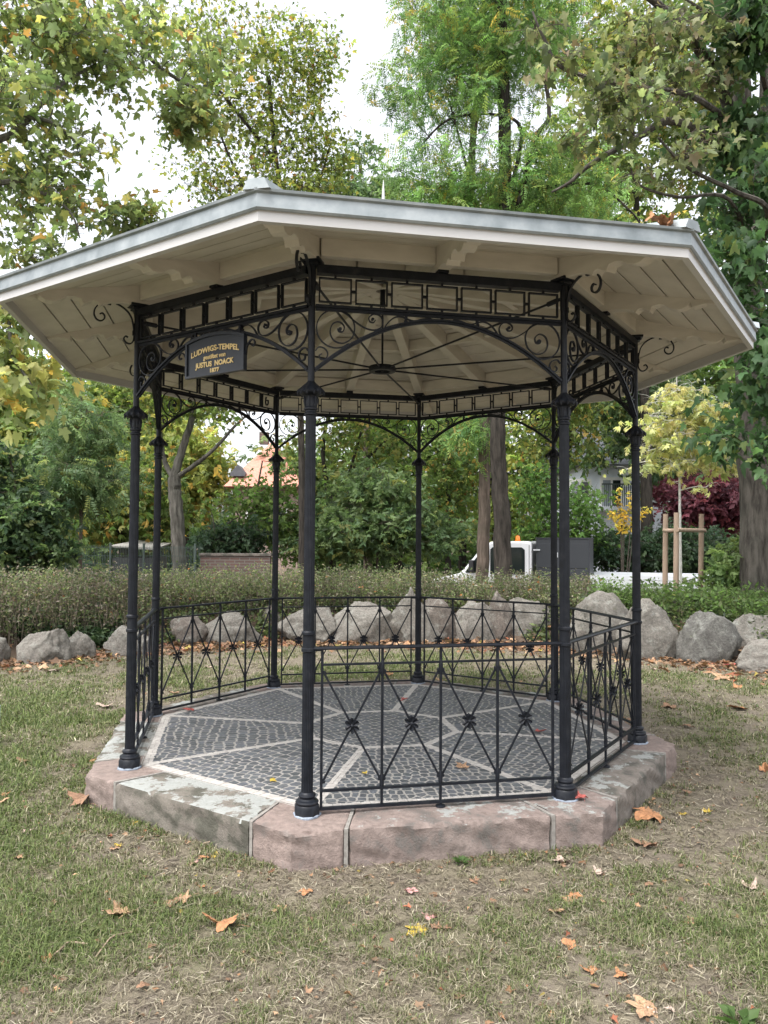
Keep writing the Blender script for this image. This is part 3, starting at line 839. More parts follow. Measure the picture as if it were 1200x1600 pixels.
def maple_template(teeth=True):
    half = [(0.05, -0.02), (0.26, -0.08), (0.44, 0.02), (0.36, 0.12), (0.50, 0.26), (0.66, 0.46), (0.46, 0.46), (0.27, 0.46), (0.26, 0.62), (0.20, 0.78)]
    if not teeth: half = [(0.06, -0.02), (0.42, 0.0), (0.34, 0.16), (0.62, 0.46), (0.26, 0.46)]
    out = [(0, 0.04)]+half+[(0, 1.0)]+[(-x, y) for x, y in reversed(half)]
    o3 = [(x*0.95, y, 0.05*abs(x)*2-0.22*(x*x+max(0, y-0.35)**2)) for x, y in out]
    return tri_fan(o3, (0, 0.36, -0.03))
def oval_template(w=0.26):
    v = np.array([(0, 0, 0), (-w, 0.42, 0.07), (0, 1, -0.08), (w, 0.42, 0.07)], float)
    return v, np.array([(0, 2, 1), (0, 3, 2)])
def merge(temps):
    vs, fs, o = [], [], 0
    for v, f in temps: vs.append(v); fs.append(f+o); o += len(v)
    return np.concatenate(vs), np.concatenate(fs)
def place(t, pos, az, pitch, sc, roll=0):
    v, f = t; v = v*sc
    cr, sr = math.cos(roll), math.sin(roll)
    v = v @ np.array([[cr, 0, -sr], [0, 1, 0], [sr, 0, cr]])
    cp, sp = math.cos(pitch), math.sin(pitch)
    v = v @ np.array([[1, 0, 0], [0, cp, sp], [0, -sp, cp]])
    ca, sa = math.cos(az), math.sin(az)
    v = v @ np.array([[ca, sa, 0], [-sa, ca, 0], [0, 0, 1]])
    return v+np.array(pos), f
def frond_template(pairs=8, w=0.040, L=0.25, droop=0.30):
    ts = []; lf = oval_template(w/L)
    for i in range(pairs):
        y = 0.12+0.80*i/pairs; z = -droop*y*y
        for s in (-1, 1): ts.append(place(lf, (0, y, z), s*-1.2+0.1*math.sin(i*2.3), -0.45+0.25*math.sin(i*1.7), L*(1-0.3*abs(i/pairs-0.4)), 0.4*math.sin(i*3.1)))
    ts.append(place(lf, (0, 0.92, -droop*0.85), 0, -0.5, L))
    return merge(ts)
def sprig_template(n=7, L=0.42, w=0.30, seed=1):
    r = random.Random(seed); ts = []
    for i in range(n):
        y = 0.05+0.75*i/n
        ts.append(place(oval_template(w), (r.uniform(-.05, .05), y, r.uniform(-.05, .05)), (1 if i % 2 else -1)*r.uniform(0.5, 1.3), r.uniform(-0.6, 0.3), L*r.uniform(.75, 1.1), r.uniform(-.5, .5)))
    return merge(ts)
def whorl_template(n=5, L=0.9, w=0.17, seed=2):
    r = random.Random(seed); ts = []
    for i in range(n):
        ts.append(place(oval_template(w), (0, 0.05*i, 0), (i-(n-1)/2)*0.55+r.uniform(-.15, .15), -r.uniform(0.2, 0.9), L*r.uniform(.8, 1.1), r.uniform(-.4, .4)))
    return merge(ts)
TPL = dict(maple=maple_template(), maple5=maple_template(False), oval=oval_template(0.28), lance=oval_template(0.15), frond=frond_template(),
           sprig=sprig_template(), whorl=whorl_template())
def warp(t, fold, tip, curl, wx):
    v, f = t; v = v.copy(); x, y = v[:, 0]*wx, v[:, 1]
    v[:, 2] = fold*np.abs(x)-tip*np.clip(y-.35, 0, 1)**2+curl*x*(y-.3)-.25*x*x; v[:, 0] = x*(1-.3*abs(fold)); return v, f
VAR = {'maple': [warp(TPL['maple'], .15, .5, .3, .92), warp(TPL['maple'], .75, .9, -.4, .85), warp(TPL['maple'], -.5, .7, .5, .95), warp(TPL['maple'], .35, -.3, -.6, .70), warp(TPL['maple'], -.2, 1.2, 0, .8)],
       'maple5': [TPL['maple5'], warp(TPL['maple5'], .7, .8, .4, .8), warp(TPL['maple5'], -.5, .6, -.4, .9)]}
def instance(tpl, P, az, pitch, roll, sc):
    """yaw, pitch and roll per leaf; a few differently curled shapes of the same leaf are dealt out in turn"""
    if isinstance(tpl, str) and tpl in VAR:
        Vs, Fs, ks, o = [], [], 0, 0
        n = len(P); order = np.empty(0, int); m = len(VAR[tpl]); sc = np.broadcast_to(np.asarray(sc, float), (n,))
        kk = len(VAR[tpl][0][0]); out = np.empty((n, kk, 3)); outF = []
        for q in range(m):
            idx = np.arange(q, n, m)
            if not len(idx): continue
            V, F, k = instance1(VAR[tpl][q], P[idx], az[idx], pitch[idx], roll[idx], sc[idx]); out[idx] = V.reshape(-1, kk, 3)
        f = VAR[tpl][0][1]; F = f[None]+(np.arange(n)*kk)[:, None, None]
        return out.reshape(-1, 3), F.reshape(-1, f.shape[1]), kk
    return instance1(tpl, P, az, pitch, roll, sc)
def instance1(tpl, P, az, pitch, roll, sc):
    """vectorised: yaw*pitch*roll per instance"""
    v, f = TPL[tpl] if isinstance(tpl, str) else tpl
    n = len(P); ca, sa, cp, sp, cr, sr = np.cos(az), np.sin(az), np.cos(pitch), np.sin(pitch), np.cos(roll), np.sin(roll)
    x0, y0, z0 = v[:, 0][None], v[:, 1][None], v[:, 2][None]
    x1 = x0*cr[:, None]+z0*sr[:, None]; z1 = -x0*sr[:, None]+z0*cr[:, None]
    y2 = y0*cp[:, None]-z1*sp[:, None]; z2 = y0*sp[:, None]+z1*cp[:, None]
    x3 = x1*ca[:, None]-y2*sa[:, None]; y3 = x1*sa[:, None]+y2*ca[:, None]
    V = np.stack([x3, y3, z2], -1)*np.asarray(sc).reshape(-1, 1, 1)+P[:, None, :]
    F = f[None]+(np.arange(n)*len(v))[:, None, None]
    return V.reshape(-1, 3), F.reshape(-1, f.shape[1]), len(v)
def palette_pick(r, pal, n):
    cols = np.array([c for c, w in pal]); w = np.array([w for c, w in pal], float); w /= w.sum()
    return cols[r.choice(len(cols), n, p=w)]

# palettes (base colours, linear)
GREEN = [((0.080, 0.120, 0.022), 5), ((0.105, 0.145, 0.028), 4), ((0.060, 0.095, 0.020), 4), ((0.19, 0.18, 0.035), 0.8)]
PLANE = [((0.120, 0.150, 0.050), 5), ((0.155, 0.180, 0.060), 4), ((0.085, 0.110, 0.035), 4), ((0.23, 0.20, 0.045), 1.4), ((0.25, 0.13, 0.03), 0.5)]
PLANEY = [((0.20, 0.20, 0.055), 4), ((0.28, 0.25, 0.06), 3), ((0.13, 0.15, 0.045), 3), ((0.38, 0.24, 0.04), 1.2)]
LIME = [((0.115, 0.145, 0.024), 5), ((0.15, 0.165, 0.028), 4), ((0.08, 0.105, 0.02), 3), ((0.27, 0.23, 0.035), 1.6), ((0.24, 0.12, 0.03), 0.4)]
ROBIN = [((0.085, 0.150, 0.036), 5), ((0.110, 0.185, 0.042), 5), ((0.060, 0.110, 0.034), 2), ((0.17, 0.21, 0.042), 2.2), ((0.30, 0.22, 0.035), 0.5)]
MAPLE = [((0.042, 0.082, 0.026), 5), ((0.056, 0.105, 0.032), 4), ((0.030, 0.060, 0.022), 4), ((0.10, 0.12, 0.03), 1)]
MAPLEB = [((0.125, 0.150, 0.050), 5), ((0.165, 0.175, 0.065), 4), ((0.15, 0.110, 0.055), 1.4), ((0.085, 0.11, 0.038), 3), ((0.23, 0.23, 0.09), 2.4)]
YELG = [((0.14, 0.155, 0.032), 5), ((0.19, 0.175, 0.034), 3), ((0.10, 0.125, 0.026), 4), ((0.27, 0.18, 0.032), .9)]
AUT = [((0.30, 0.19, 0.030), 4), ((0.22, 0.15, 0.028), 3), ((0.12, 0.12, 0.025), 3), ((0.33, 0.14, 0.025), 1.2)]
ASH = [((0.075, 0.115, 0.045), 5), ((0.095, 0.135, 0.050), 4), ((0.060, 0.092, 0.038), 3), ((0.14, 0.15, 0.04), 1)]
DARK = [((0.024, 0.045, 0.020), 5), ((0.034, 0.060, 0.024), 4), ((0.018, 0.034, 0.016), 3)]
BUSH = [((0.070, 0.105, 0.032), 5), ((0.090, 0.128, 0.040), 4), ((0.050, 0.078, 0.026), 4), ((0.15, 0.15, 0.04), 0.6)]
PALEY = [((0.43, 0.40, 0.155), 5), ((0.36, 0.35, 0.12), 3), ((0.48, 0.42, 0.17), 3), ((0.27, 0.29, 0.09), 1.5)]
PURP = [((0.085, 0.020, 0.029), 5), ((0.115, 0.027, 0.037), 3), ((0.065, 0.018, 0.026), 4)]
SPIKE = [((0.50, 0.33, 0.03), 4), ((0.42, 0.27, 0.03), 3), ((0.16, 0.17, 0.03), 1)]
DEAD = [((0.33, 0.19, 0.105), 4), ((0.27, 0.145, 0.075), 3), ((0.40, 0.26, 0.16), 3), ((0.20, 0.12, 0.075), 3), ((0.36, 0.13, 0.07), 0.8), ((0.42, 0.33, 0.08), 0.5)]

def crown_clumps(r, blobs, n):
    w = np.array([b[6] if len(b) > 6 else b[3]*b[4]*b[5] for b in blobs], float); w /= w.sum()
    pick = r.choice(len(blobs), n, p=w); B = np.array([b[:6] for b in blobs], float)[pick]
    d = r.normal(size=(n, 3)); d /= np.linalg.norm(d, axis=1)[:, None]
    rad = r.random(n)**0.42
    return B[:, :3]+d*rad[:, None]*B[:, 3:6]
def leaves(name, parent, C, r, per, spread, tpl, size, pal, droop=0.35, mat='leaf', clumpvar=0.16, flat=0.6, grav=0.0):
    n = len(C)*per
    cid = np.repeat(np.arange(len(C)), per)
    P = C[cid]+r.normal(size=(n, 3))*np.array([spread, spread, spread*flat])
    P[:, 2] -= grav*r.random(n)
    az = r.random(n)*2*math.pi
    pitch = -droop+r.normal(size=n)*0.60
    roll = r.normal(size=n)*0.75
    sc = size*np.clip(1+r.normal(size=n)*0.28, 0.4, 1.6)
    V, F, k = instance(tpl, P, az, pitch, roll, sc)
    col = palette_pick(r, pal, n)
    cb = np.exp(r.normal(size=len(C))*clumpvar)[cid]*np.exp(r.normal(size=n)*0.14)
    hue = r.normal(size=len(C))[cid]*0.06
    col = col*1.62*cb[:, None]*np.stack([1+hue, np.ones(n), 1-hue*0.5], 1)
    col = col*np.array([.94, 1.0, 1.04]); lum = col @ np.array([.25, .6, .15]); col = col*0.90+lum[:, None]*np.array([.10, .10, .11])
    return fast_mesh(name, V, F, np.repeat(np.clip(col, 0, 0.8), k, 0), M[mat], parent)
def grow(limbs, C, r, tip=0.006, sag=0.10, sides=5, twigs=3, tw=.2):
    """limbs: [(path, r0, r1)], then a twig from the nearest wood to every clump"""
    m = MB(); nodes, rad = [], []
    for path, a, b in limbs:
        p = smooth_path(path, 6); L = len(p)
        rr = [a+(b-a)*(i/(L-1))**0.8 for i in range(L)]
        jit = [Vector((r.normal()*0.07*q, r.normal()*0.07*q, 0)) for q in rr]
        p = [x+j for x, j in zip(p, jit)]
        m.tube(p, rr, 9 if a > 0.06 else 6)
        for i in range(L): nodes.append(p[i]); rad.append(rr[i])
    NP = np.array([tuple(p) for p in nodes]); RD = np.array(rad)
    base = np.array(NP[0])
    order = np.argsort(np.min(np.linalg.norm(C[:, None]-NP[None, ::3], axis=2), axis=1))
    NPl = [NP]; RDl = [RD]
    allP, allR = NP, RD
    for ci in order:
        c = C[ci]; d = np.linalg.norm(allP-c, axis=1)
        d = d+np.where(allP[:, 2] > c[2]+0.3, 0.6*(allP[:, 2]-c[2]), 0)
        j = int(np.argmin(d)); a = allP[j]; L = np.linalg.norm(c-a)
        if L < 0.05: continue
        ra = min(allR[j]*0.62, 0.010+0.016*L); ra = max(ra, tip)
        mid1 = a+(c-a)*0.35+np.array([r.normal()*.06, r.normal()*.06, sag*0.7+r.normal()*.04])*L
        mid2 = a+(c-a)*0.70+np.array([r.normal()*.06, r.normal()*.06, sag*0.5+r.normal()*.04])*L
        rr = [ra, ra*0.8, ra*0.6, tip*0.6]
        m.tube([a, mid1, mid2, c], rr, 4 if ra < 0.03 else sides)
        for q in range(twigs):
            e = r.normal(size=3)*np.array([1, 1, .5])*tw; m.tube([c if q else mid2, c+e*.5+np.array([0, 0, .03]), c+e], [tip*.7, tip*.55, tip*.3], 3)
        allP = np.concatenate([allP, [mid1, mid2, c]]); allR = np.concatenate([allR, rr[1:]])
    return m
def tree(name, label, cat, base, limbs, blobs, n, per, spread, tpl, size, pal, barkm='bark_grey', seed=0, group=None, droop=0.35, flat=0.6, extra=None, grav=0.0, clumpvar=0.16, trunk_name='trunk', sag=0.10):
    r = np.random.default_rng(seed+100)
    root = thing(name, label, cat, base, 0, group)
    b = np.array(base)
    C = crown_clumps(r, blobs, n)
    if extra is not None: C = np.concatenate([C, np.array(extra)])
    lb = [([Vector(np.array(p)-b) for p in path], a, c) for path, a, c in limbs]
    w = grow(lb, C-b, r, sag=sag, tw=spread*1.3)
    w.build(trunk_name, M[barkm], root)
    leaves('crown', root, C-b, r, per, spread, tpl, size, pal, droop, flat=flat, grav=grav, clumpvar=clumpvar)
    return root
def A(px, py, Y): return at(px, py, Y)
def blob(px, py, Y, wpx, hpx, depth=None, wt=None):
    p = at(px, py, Y); s = (Y-CAM[1])/FPX; d = depth if depth else wpx*s
    q = (p[0], p[1], p[2], wpx*s, d, hpx*s)
    return q+(wt,) if wt else q

# ================================================================== BOULDERS
from mathutils import noise as mnoise
def boulder(label, px0, px1, ytop, ybase, peak=0.5, top=0.5, seed=0, mat='granite', thick=0.75, z0=GZ, back=0.0, sq=0.75):
    """peak: where along its width the stone is highest; top: how wide the crest is (0 pointed, 1 flat)"""
    pc = (px0+px1)/2
    b = onz(pc, ybase, z0); D = b[1]-CAM[1]
    s = D/FPX; w = (px1-px0)*s; ht = at(pc, ytop, b[1])[2]-z0
    dep = max(0.35, w*thick); cy = b[1]+dep*0.35+back
    import bmesh
    bm = bmesh.new(); bmesh.ops.create_icosphere(bm, subdivisions=5, radius=1.0)
    r = random.Random(seed*7+1)
    planes = []
    for i in range(16):
        n = Vector((r.gauss(0, 1), r.gauss(0, .8)-0.5, r.gauss(0, .8)+0.1)).normalized()
        planes.append((n, r.uniform(0.66, 0.92)))
    planes.append((Vector((0, -1, 0.12)).normalized(), 0.72))
    off = Vector((seed*3.1, seed*1.7, seed*0.9))
    for v in bm.verts:
        p = v.co.copy()
        q = Vector([math.copysign(abs(c)**sq, c) for c in p])
        for n, d in planes:
            e = q.dot(n)-d
            if e > 0: q -= n*e*0.98
        nn = q.normalized()
        q += nn*(0.13*mnoise.fractal(q*1.1+off, 1.0, 2.0, 3)+0.075*mnoise.fractal(q*3.2+off, 0.8, 2.1, 4)+0.026*mnoise.fractal(q*13+off, .8, 2, 3))
        v.co = q
    zmax = max(v.co.z for v in bm.verts); ym = max(abs(v.co.y) for v in bm.verts)
    for v in bm.verts:
        x, y, z = v.co.x, v.co.y/ym, (v.co.z/zmax+0.42)/1.42
        t = max(0.0, z)
        taper = 1-(1-top)*0.72*t**2.6
        v.co = Vector((x*taper+(peak-0.5)*1.3*(1-top*0.6)*t**2.0, y*(1-0.30*t)*dep/2, z*ht))
    vis = [v.co.x for v in bm.verts if v.co.z > 0.0]; x0, x1 = min(vis), max(vis)
    for v in bm.verts: v.co.x = ((v.co.x-x0)/(x1-x0)-0.5)*w*(1.06 if px1 < 260 else 1.20)
    me = bpy.data.meshes.new('boulder'); bm.to_mesh(me); bm.free()
    me.polygons.foreach_set('use_smooth', [True]*len(me.polygons))
    bx = at(pc, ybase, cy)[0]
    o = link('boulder', me, M[mat], None, (bx, cy, z0), 0)
    tag(o, label, 'boulder', 'boulders set in a curve behind the pavilion')
    return o
BL = [
 ('cropped grey boulder at the far left picture edge', -45, 10, 985, 1040, .5, .6, 'granite', {}),
 ('low wedge shaped grey boulder, second from the left edge, sloping to the left', 28, 106, 984, 1038, .75, .35, 'granite', {}),
 ('small squarish speckled boulder beside the low wedge shaped one', 103, 149, 987, 1030, .5, .7, 'granite', {}),
 ('little block of stone half hidden behind the speckled boulder at left', 134, 166, 977, 1012, .5, .7, 'granite', dict(back=.35)),
 ('pale rounded boulder just left of the leftmost front column', 164, 245, 979, 1024, .55, .6, 'granite', {}),
 ('rounded boulder seen through the left bay nearest its column', 262, 322, 962, 1008, .55, .65, 'granite2', {}),
 ('wide domed pale boulder in the middle of the left back bay', 322, 402, 956, 1008, .55, .6, 'granite', {}),
 ('narrow boulder behind the back left column', 400, 440, 948, 1000, .5, .6, 'granite2', dict(back=.2)),
 ('boulder with a long slope falling to the left, right of the back left column', 438, 524, 948, 1004, .78, .35, 'granite', {}),
 ('dark brown boulder squeezed between two bigger pale ones', 500, 552, 943, 996, .4, .8, 'granite2', dict(back=.3)),
 ('big flat topped grey boulder behind the front left column', 520, 614, 941, 1006, .5, .85, 'granite', {}),
 ('tall pointed boulder, the sharpest peak, beside the middle back column', 610, 684, 917, 1006, .38, .05, 'granite', {}),
 ('brownish boulder with a slanting top right of the middle back column', 655, 715, 935, 1004, .3, .6, 'granite2', dict(thick=.9)),
 ('square grey boulder between the slanting one and the upright one', 708, 772, 939, 1004, .5, .85, 'granite', {}),
 ('small upright pointed boulder with a dark right face', 762, 802, 923, 1004, .45, .25, 'granite2', {}),
 ('broad grey boulder left of the back right column', 788, 868, 935, 1004, .35, .6, 'granite', {}),
 ('pale boulder half hidden by the right hand columns', 868, 915, 929, 985, .5, .7, 'granite', dict(back=.5)),
 ('largest domed boulder with a dark arched face behind the right bay', 893, 984, 924, 1022, .42, .55, 'granite', {}),
 ('tall leaning boulder just right of the rightmost column', 972, 1052, 936, 1032, .45, .40, 'granite', {}),
 ('tall brown boulder wedged behind the two big grey ones at right', 1042, 1100, 941, 1016, .42, .75, 'granite2', dict(back=.1)),
 ('broad dark grey boulder with a low dome at the right', 1066, 1156, 956, 1037, .4, .55, 'granite', {}),
 ('rounded boulder at the right picture edge, behind the low one', 1146, 1240, 961, 1034, .5, .7, 'granite', {}),
 ('low boulder in the front at the right picture edge', 1154, 1250, 1001, 1052, .6, .5, 'granite', dict(thick=.6)),
]
for i, (lab, a, b, c, d, pk, tp, mt, kw) in enumerate(BL):
    boulder(lab, a, b, c, d, pk, tp, i+1, {'granite': ('granite', 'granite4', 'granite', 'granite3')[(i*5+i//3) % 4]}.get(mt, mt) if i != 20 else 'granite3', **kw)

# ================================================================== TREES AND SHRUBS
def zg(x, y): return float(ground_h(np.array([x]), np.array([y]))[0])
def foot(px, Y, py=880):
    p = at(px, py, Y); return (p[0], Y, zg(p[0], Y))
# 1. plane tree at the left, its stem outside the picture
b1 = (-9.6, 3.6, zg(-9.6, 3.6))
t1 = tree('plane_tree', 'plane tree with big pale green leaves overhanging from the upper left corner', 'tree', b1,
     [([b1, (-9.5, 3.6, 3.5), (-9.2, 3.8, 6.0), (-8.2, 4.6, 9.0)], .34, .16),
      ([(-9.2, 3.8, 6.0), A(60, -60, 6), A(150, -30, 6), A(192, 10, 6), A(238, 95, 6), A(322, 148, 6)], .085, .022),
      ([(-9.4, 3.6, 4.5), A(-60, 240, 4), A(30, 200, 4.2), A(85, 140, 4.6), A(150, 100, 5)], .07, .015),
      ([(-9.4, 3.6, 4.2), A(-80, 190, 4), A(55, 185, 4.2), A(100, 206, 4.3), A(140, 240, 4.3)], .055, .012),
      ([(-9.4, 3.6, 3.6), A(-40, 300, 4), A(60, 300, 4.2), A(108, 330, 4.2), A(125, 372, 4.2)], .05, .01),
      ([(-9.4, 3.6, 3.0), A(-60, 470, 3), A(20, 560, 2.8), A(60, 620, 2.7)], .04, .01)],
     [blob(60, 45, 4.6, 120, 75), blob(30, 170, 4.2, 85, 60), blob(150, 85, 5, 80, 55), blob(60, 275, 4.4, 85, 60), blob(150, 235, 4.4, 45, 50), blob(40, 380, 4.2, 75, 42), blob(110, 330, 4.4, 70, 40),
      blob(235, 45, 5.6, 65, 55), blob(320, 95, 6, 60, 40), blob(215, 345, 5.0, 38, 22, None, .25), blob(300, 180, 6, 45, 30, None, .3)],
     540, 9, .17, 'maple', .125, [(tuple(1.15*v_ for v_ in c_), w_) for c_, w_ in PLANE], 'bark_grey', 1, flat=.8)
rr_ = np.random.default_rng(5)
C = crown_clumps(rr_, [blob(25, 570, 2.9, 62, 55), blob(50, 640, 2.7, 48, 38), blob(5, 480, 3.0, 40, 50)], 46)-np.array(b1)
leaves('crown', t1, C, rr_, 12, .17, 'maple', .145, PLANEY+PLANE[:2], .5, flat=.9)
# 2. second plane tree, further back
b2 = foot(472, 13)
tree('plane_tree', 'yellowing plane tree whose crown edges the white gap of sky, above the roof', 'tree', b2,
     [([b2, A(472, 780, 13), A(466, 560, 13), A(450, 380, 13), A(430, 240, 13), A(420, 120, 13)], .10, .05),
      ([A(458, 460, 13), A(490, 320, 13), A(515, 230, 13)], .07, .02), ([A(450, 400, 13), A(380, 290, 13), A(340, 200, 13)], .07, .02),
      ([A(430, 250, 13), A(350, 150, 12.5), A(300, 90, 12.5)], .05, .02)],
     [blob(340, 70, 12.5, 95, 66), blob(290, 130, 12.5, 55, 50), blob(440, 90, 13, 90, 70), blob(370, 185, 13, 80, 45), blob(490, 130, 13, 42, 65), blob(455, 210, 13, 75, 60), blob(510, 255, 13, 55, 50), blob(400, 290, 13, 100, 45), blob(310, 270, 13, 55, 42), blob(535, 240, 13, 36, 38), blob(512, 80, 13, 30, 42), blob(480, 320, 13, 90, 40)],
     700, 13, .22, 'maple5', .112, LIME, 'bark_dark', 2, flat=.8)
# light feathery tree between the two
b3 = foot(575, 20)
tree('birch_tree', 'light green fine leaved tree rising behind the pavilion, below the sky gap', 'tree', b3,
     [([b3, A(573, 700, 20), A(570, 480, 20), A(566, 330, 20), A(560, 240, 20)], .16, .03)],
     [blob(562, 265, 20, 30, 45), blob(560, 340, 20, 75, 60), blob(600, 290, 20, 45, 45), blob(520, 320, 20, 60, 50), blob(580, 430, 20, 90, 70)],
     230, 14, .34, 'sprig', .34, ASH, 'bark_brown', 3)
# 3. robinias: two stems
b4 = foot(787, 11, 900)
tree('robinia_tree', 'tall robinia with drooping feathery foliage, nearer stem of the pair before the truck', 'tree', b4,
     [([b4, A(786, 860, 11), A(781, 760, 11), A(777, 690, 11), A(781, 600, 11), A(788, 480, 11), A(790, 330, 11), A(787, 120, 11), A(780, -60, 11)], .215, .13),
      ([A(788, 420, 11), A(815, 300, 10.8), A(838, 215, 10.6), A(858, 180, 10.6), A(850, 115, 10.6)], .075, .04),
      ([A(790, 330, 11), A(815, 210, 10.8), A(780, 180, 10.8), A(705, 185, 10.6), A(660, 225, 10.6)], .055, .018),
      ([A(788, 440, 11), A(745, 330, 11), A(728, 255, 11), A(700, 150, 11)], .06, .018),
      ([A(790, 300, 11), A(880, 290, 10.6), A(935, 290, 10.6), A(985, 330, 10.4), A(1000, 350, 10.4)], .045, .016)],
     [blob(690, 60, 10.8, 80, 60), blob(645, 190, 10.6, 42, 75), blob(735, 140, 11, 80, 80), blob(800, 60, 11, 90, 80), blob(700, 270, 10.8, 85, 50), blob(640, 290, 10.6, 40, 38),
      blob(840, 250, 10.6, 85, 60), blob(780, -50, 11, 180, 50), blob(930, 300, 10.6, 75, 40), blob(780, 310, 11, 80, 30)],
     400, 14, .25, 'frond', .33, ROBIN, 'bark_dark', 4, droop=.35, grav=.10, flat=.6, clumpvar=.24)
b5 = foot(750, 12.2, 900)
tree('robinia_tree', 'second robinia stem leaning left, behind the nearer one by the truck', 'tree', b5,
     [([b5, A(755, 850, 12.2), A(757, 760, 12.2), A(756, 690, 12.2), A(760, 600, 12.2), A(750, 450, 12.2), A(735, 300, 12.2), A(745, 150, 12.4)], .17, .08),
      ([A(752, 470, 12.2), A(700, 380, 12.4), A(660, 330, 12.6), A(620, 300, 12.6)], .05, .02),
      ([A(757, 700, 12.2), A(740, 690, 11.9), A(735, 670, 11.8)], .03, .012)],
     [blob(640, 130, 12.6, 45, 60), blob(730, 60, 13, 90, 70), blob(690, 330, 12.6, 80, 40), blob(830, 330, 12.6, 90, 50), blob(860, 60, 13.5, 70, 60), blob(735, 676, 12, 26, 22, None, .5)],
     230, 14, .28, 'frond', .34, ROBIN[:4]+YELG[3:], 'bark_brown', 5, droop=.35, grav=.1, flat=.6, clumpvar=.24)
# 4. maple at the right edge
b6 = foot(1186, 6.2, 900)
t6 = tree('maple_tree', 'dark stemmed maple at the right edge, its deep green leaves hanging past the roof corner', 'tree', b6,
     [([b6, A(1186, 830, 6.2), A(1180, 700, 6.2), A(1176, 560, 6.2), A(1170, 400, 6.2), A(1160, 240, 6.2), A(1146, 90, 6.2), A(1138, -60, 6.2)], .30, .20),
      ([A(1176, 420, 6.2), A(1195, 280, 6.2), A(1200, 120, 6.2), A(1212, -60, 6.2)], .15, .11),
      ([A(1160, 230, 6.2), A(1122, 125, 5.6), A(1090, 75, 5.2), A(1050, 28, 4.8), A(1008, -10, 4.6)], .10, .05),
      ([A(1200, 150, 6.2), A(1175, 70, 5.2), A(1110, 25, 4.6), A(1060, -8, 4.2)], .05, .02),
      ([A(1178, 420, 6.2), A(1200, 332, 4.4), A(1150, 300, 4.0), A(1075, 262, 3.6), A(1028, 215, 3.4)], .055, .014),
      ([A(1172, 400, 6.2), A(1140, 312, 4.4), A(1060, 308, 4.0), A(1000, 290, 3.8), A(985, 262, 3.6)], .035, .010),
      ([A(1155, 200, 6.2), A(1080, 150, 4.4), A(985, 135, 3.8), A(882, 108, 3.5), A(850, 60, 3.4), A(832, 18, 3.4)], .05, .012),
      ([A(1160, 260, 6.2), A(1060, 190, 5.0), A(985, 222, 4.8), A(925, 255, 4.8), A(890, 285, 4.8), A(862, 300, 4.8)], .075, .014),
      ([A(1176, 560, 6.2), A(1150, 520, 5.0), A(1120, 480, 4.4)], .04, .012)],
     [blob(1165, 420, 4.4, 38, 70), blob(1202, 540, 4.2, 32, 80), blob(1196, 620, 4.4, 28, 45), blob(1212, 700, 4.2, 26, 46), blob(1135, 330, 5, 36, 45), blob(1190, 300, 5, 40, 60), blob(1150, 210, 5.6, 50, 50), blob(1120, 690, 4.6, 30, 24, None, .006), blob(1170, 40, 5, 60, 60)],
     270, 13, .20, 'maple', .150, MAPLE, 'bark_mid', 6, droop=.75, flat=.9)
rr_ = np.random.default_rng(66)
C = crown_clumps(rr_, [blob(*q) for q in ((850, 40, 3.4, 60, 16), (875, 110, 3.5, 65, 16), (960, 150, 3.7, 75, 18), (930, 205, 3.6, 55, 14), (1010, 185, 3.6, 70, 16), (1045, 120, 4.2, 60, 18), (1090, 215, 3.8, 45, 16), (1000, 60, 4.4, 80, 22), (1085, 40, 4.6, 60, 22), (1050, 262, 3.7, 60, 13), (985, 285, 3.7, 40, 10), (1120, 120, 5, 40, 30))], 170)-np.array(b6)
tws = MB()
for c_ in C:
    for q in range(3):
        e_ = rr_.normal(size=3)*np.array([.2, .2, .08]); tws.tube([c_-e_*.6, c_+np.array([0, 0, .02]), c_+e_*.8], [.005, .0045, .002], 3)
tws.build('twigs', M['twig'], t6)
leaves('crown', t6, C, rr_, 9, .15, 'maple', .112, [(tuple(.74*v_ for v_ in c_), w_) for c_, w_ in MAPLEB], .6, flat=.5, clumpvar=.30)
# leafy fill high in the middle right, seen between the limbs
b7 = foot(1010, 20)
tree('lime_tree', 'bright yellow green lime behind the maple limbs, top right', 'tree', b7,
     [([b7, A(1010, 700, 20), A(1000, 450, 20), A(990, 250, 20), A(985, 80, 20)], .24, .06)],
     [blob(980, 80, 20, 120, 80), blob(940, 250, 20, 110, 80), blob(1080, 200, 20, 90, 100), blob(1060, 360, 20, 100, 80), blob(960, 420, 20, 120, 70)],
     330, 15, .42, 'sprig', .42, YELG+GREEN, 'bark_dark', 7)
# 5. slender ash
b8 = foot(127, 11)
tree('ash_tree', 'slender young ash with a straight thin stem and grey green foliage, left of the columns', 'tree', b8,
     [([b8, A(126, 860, 11), A(127, 760, 11), A(128, 690, 11), A(127, 620, 11), A(126, 560, 11)], .055, .012), ([A(127, 730, 11), A(118, 690, 11), A(104, 660, 11)], .016, .008), ([A(128, 700, 11), A(134, 660, 11), A(135, 630, 11)], .014, .008)],
     [blob(125, 670, 11, 62, 50), blob(115, 735, 11, 78, 38), blob(150, 760, 11, 58, 34), blob(85, 790, 11, 50, 26), blob(128, 600, 11, 30, 40)],
     120, 12, .24, 'frond', .40, ASH, 'bark_brown', 8, droop=.35, flat=.5)
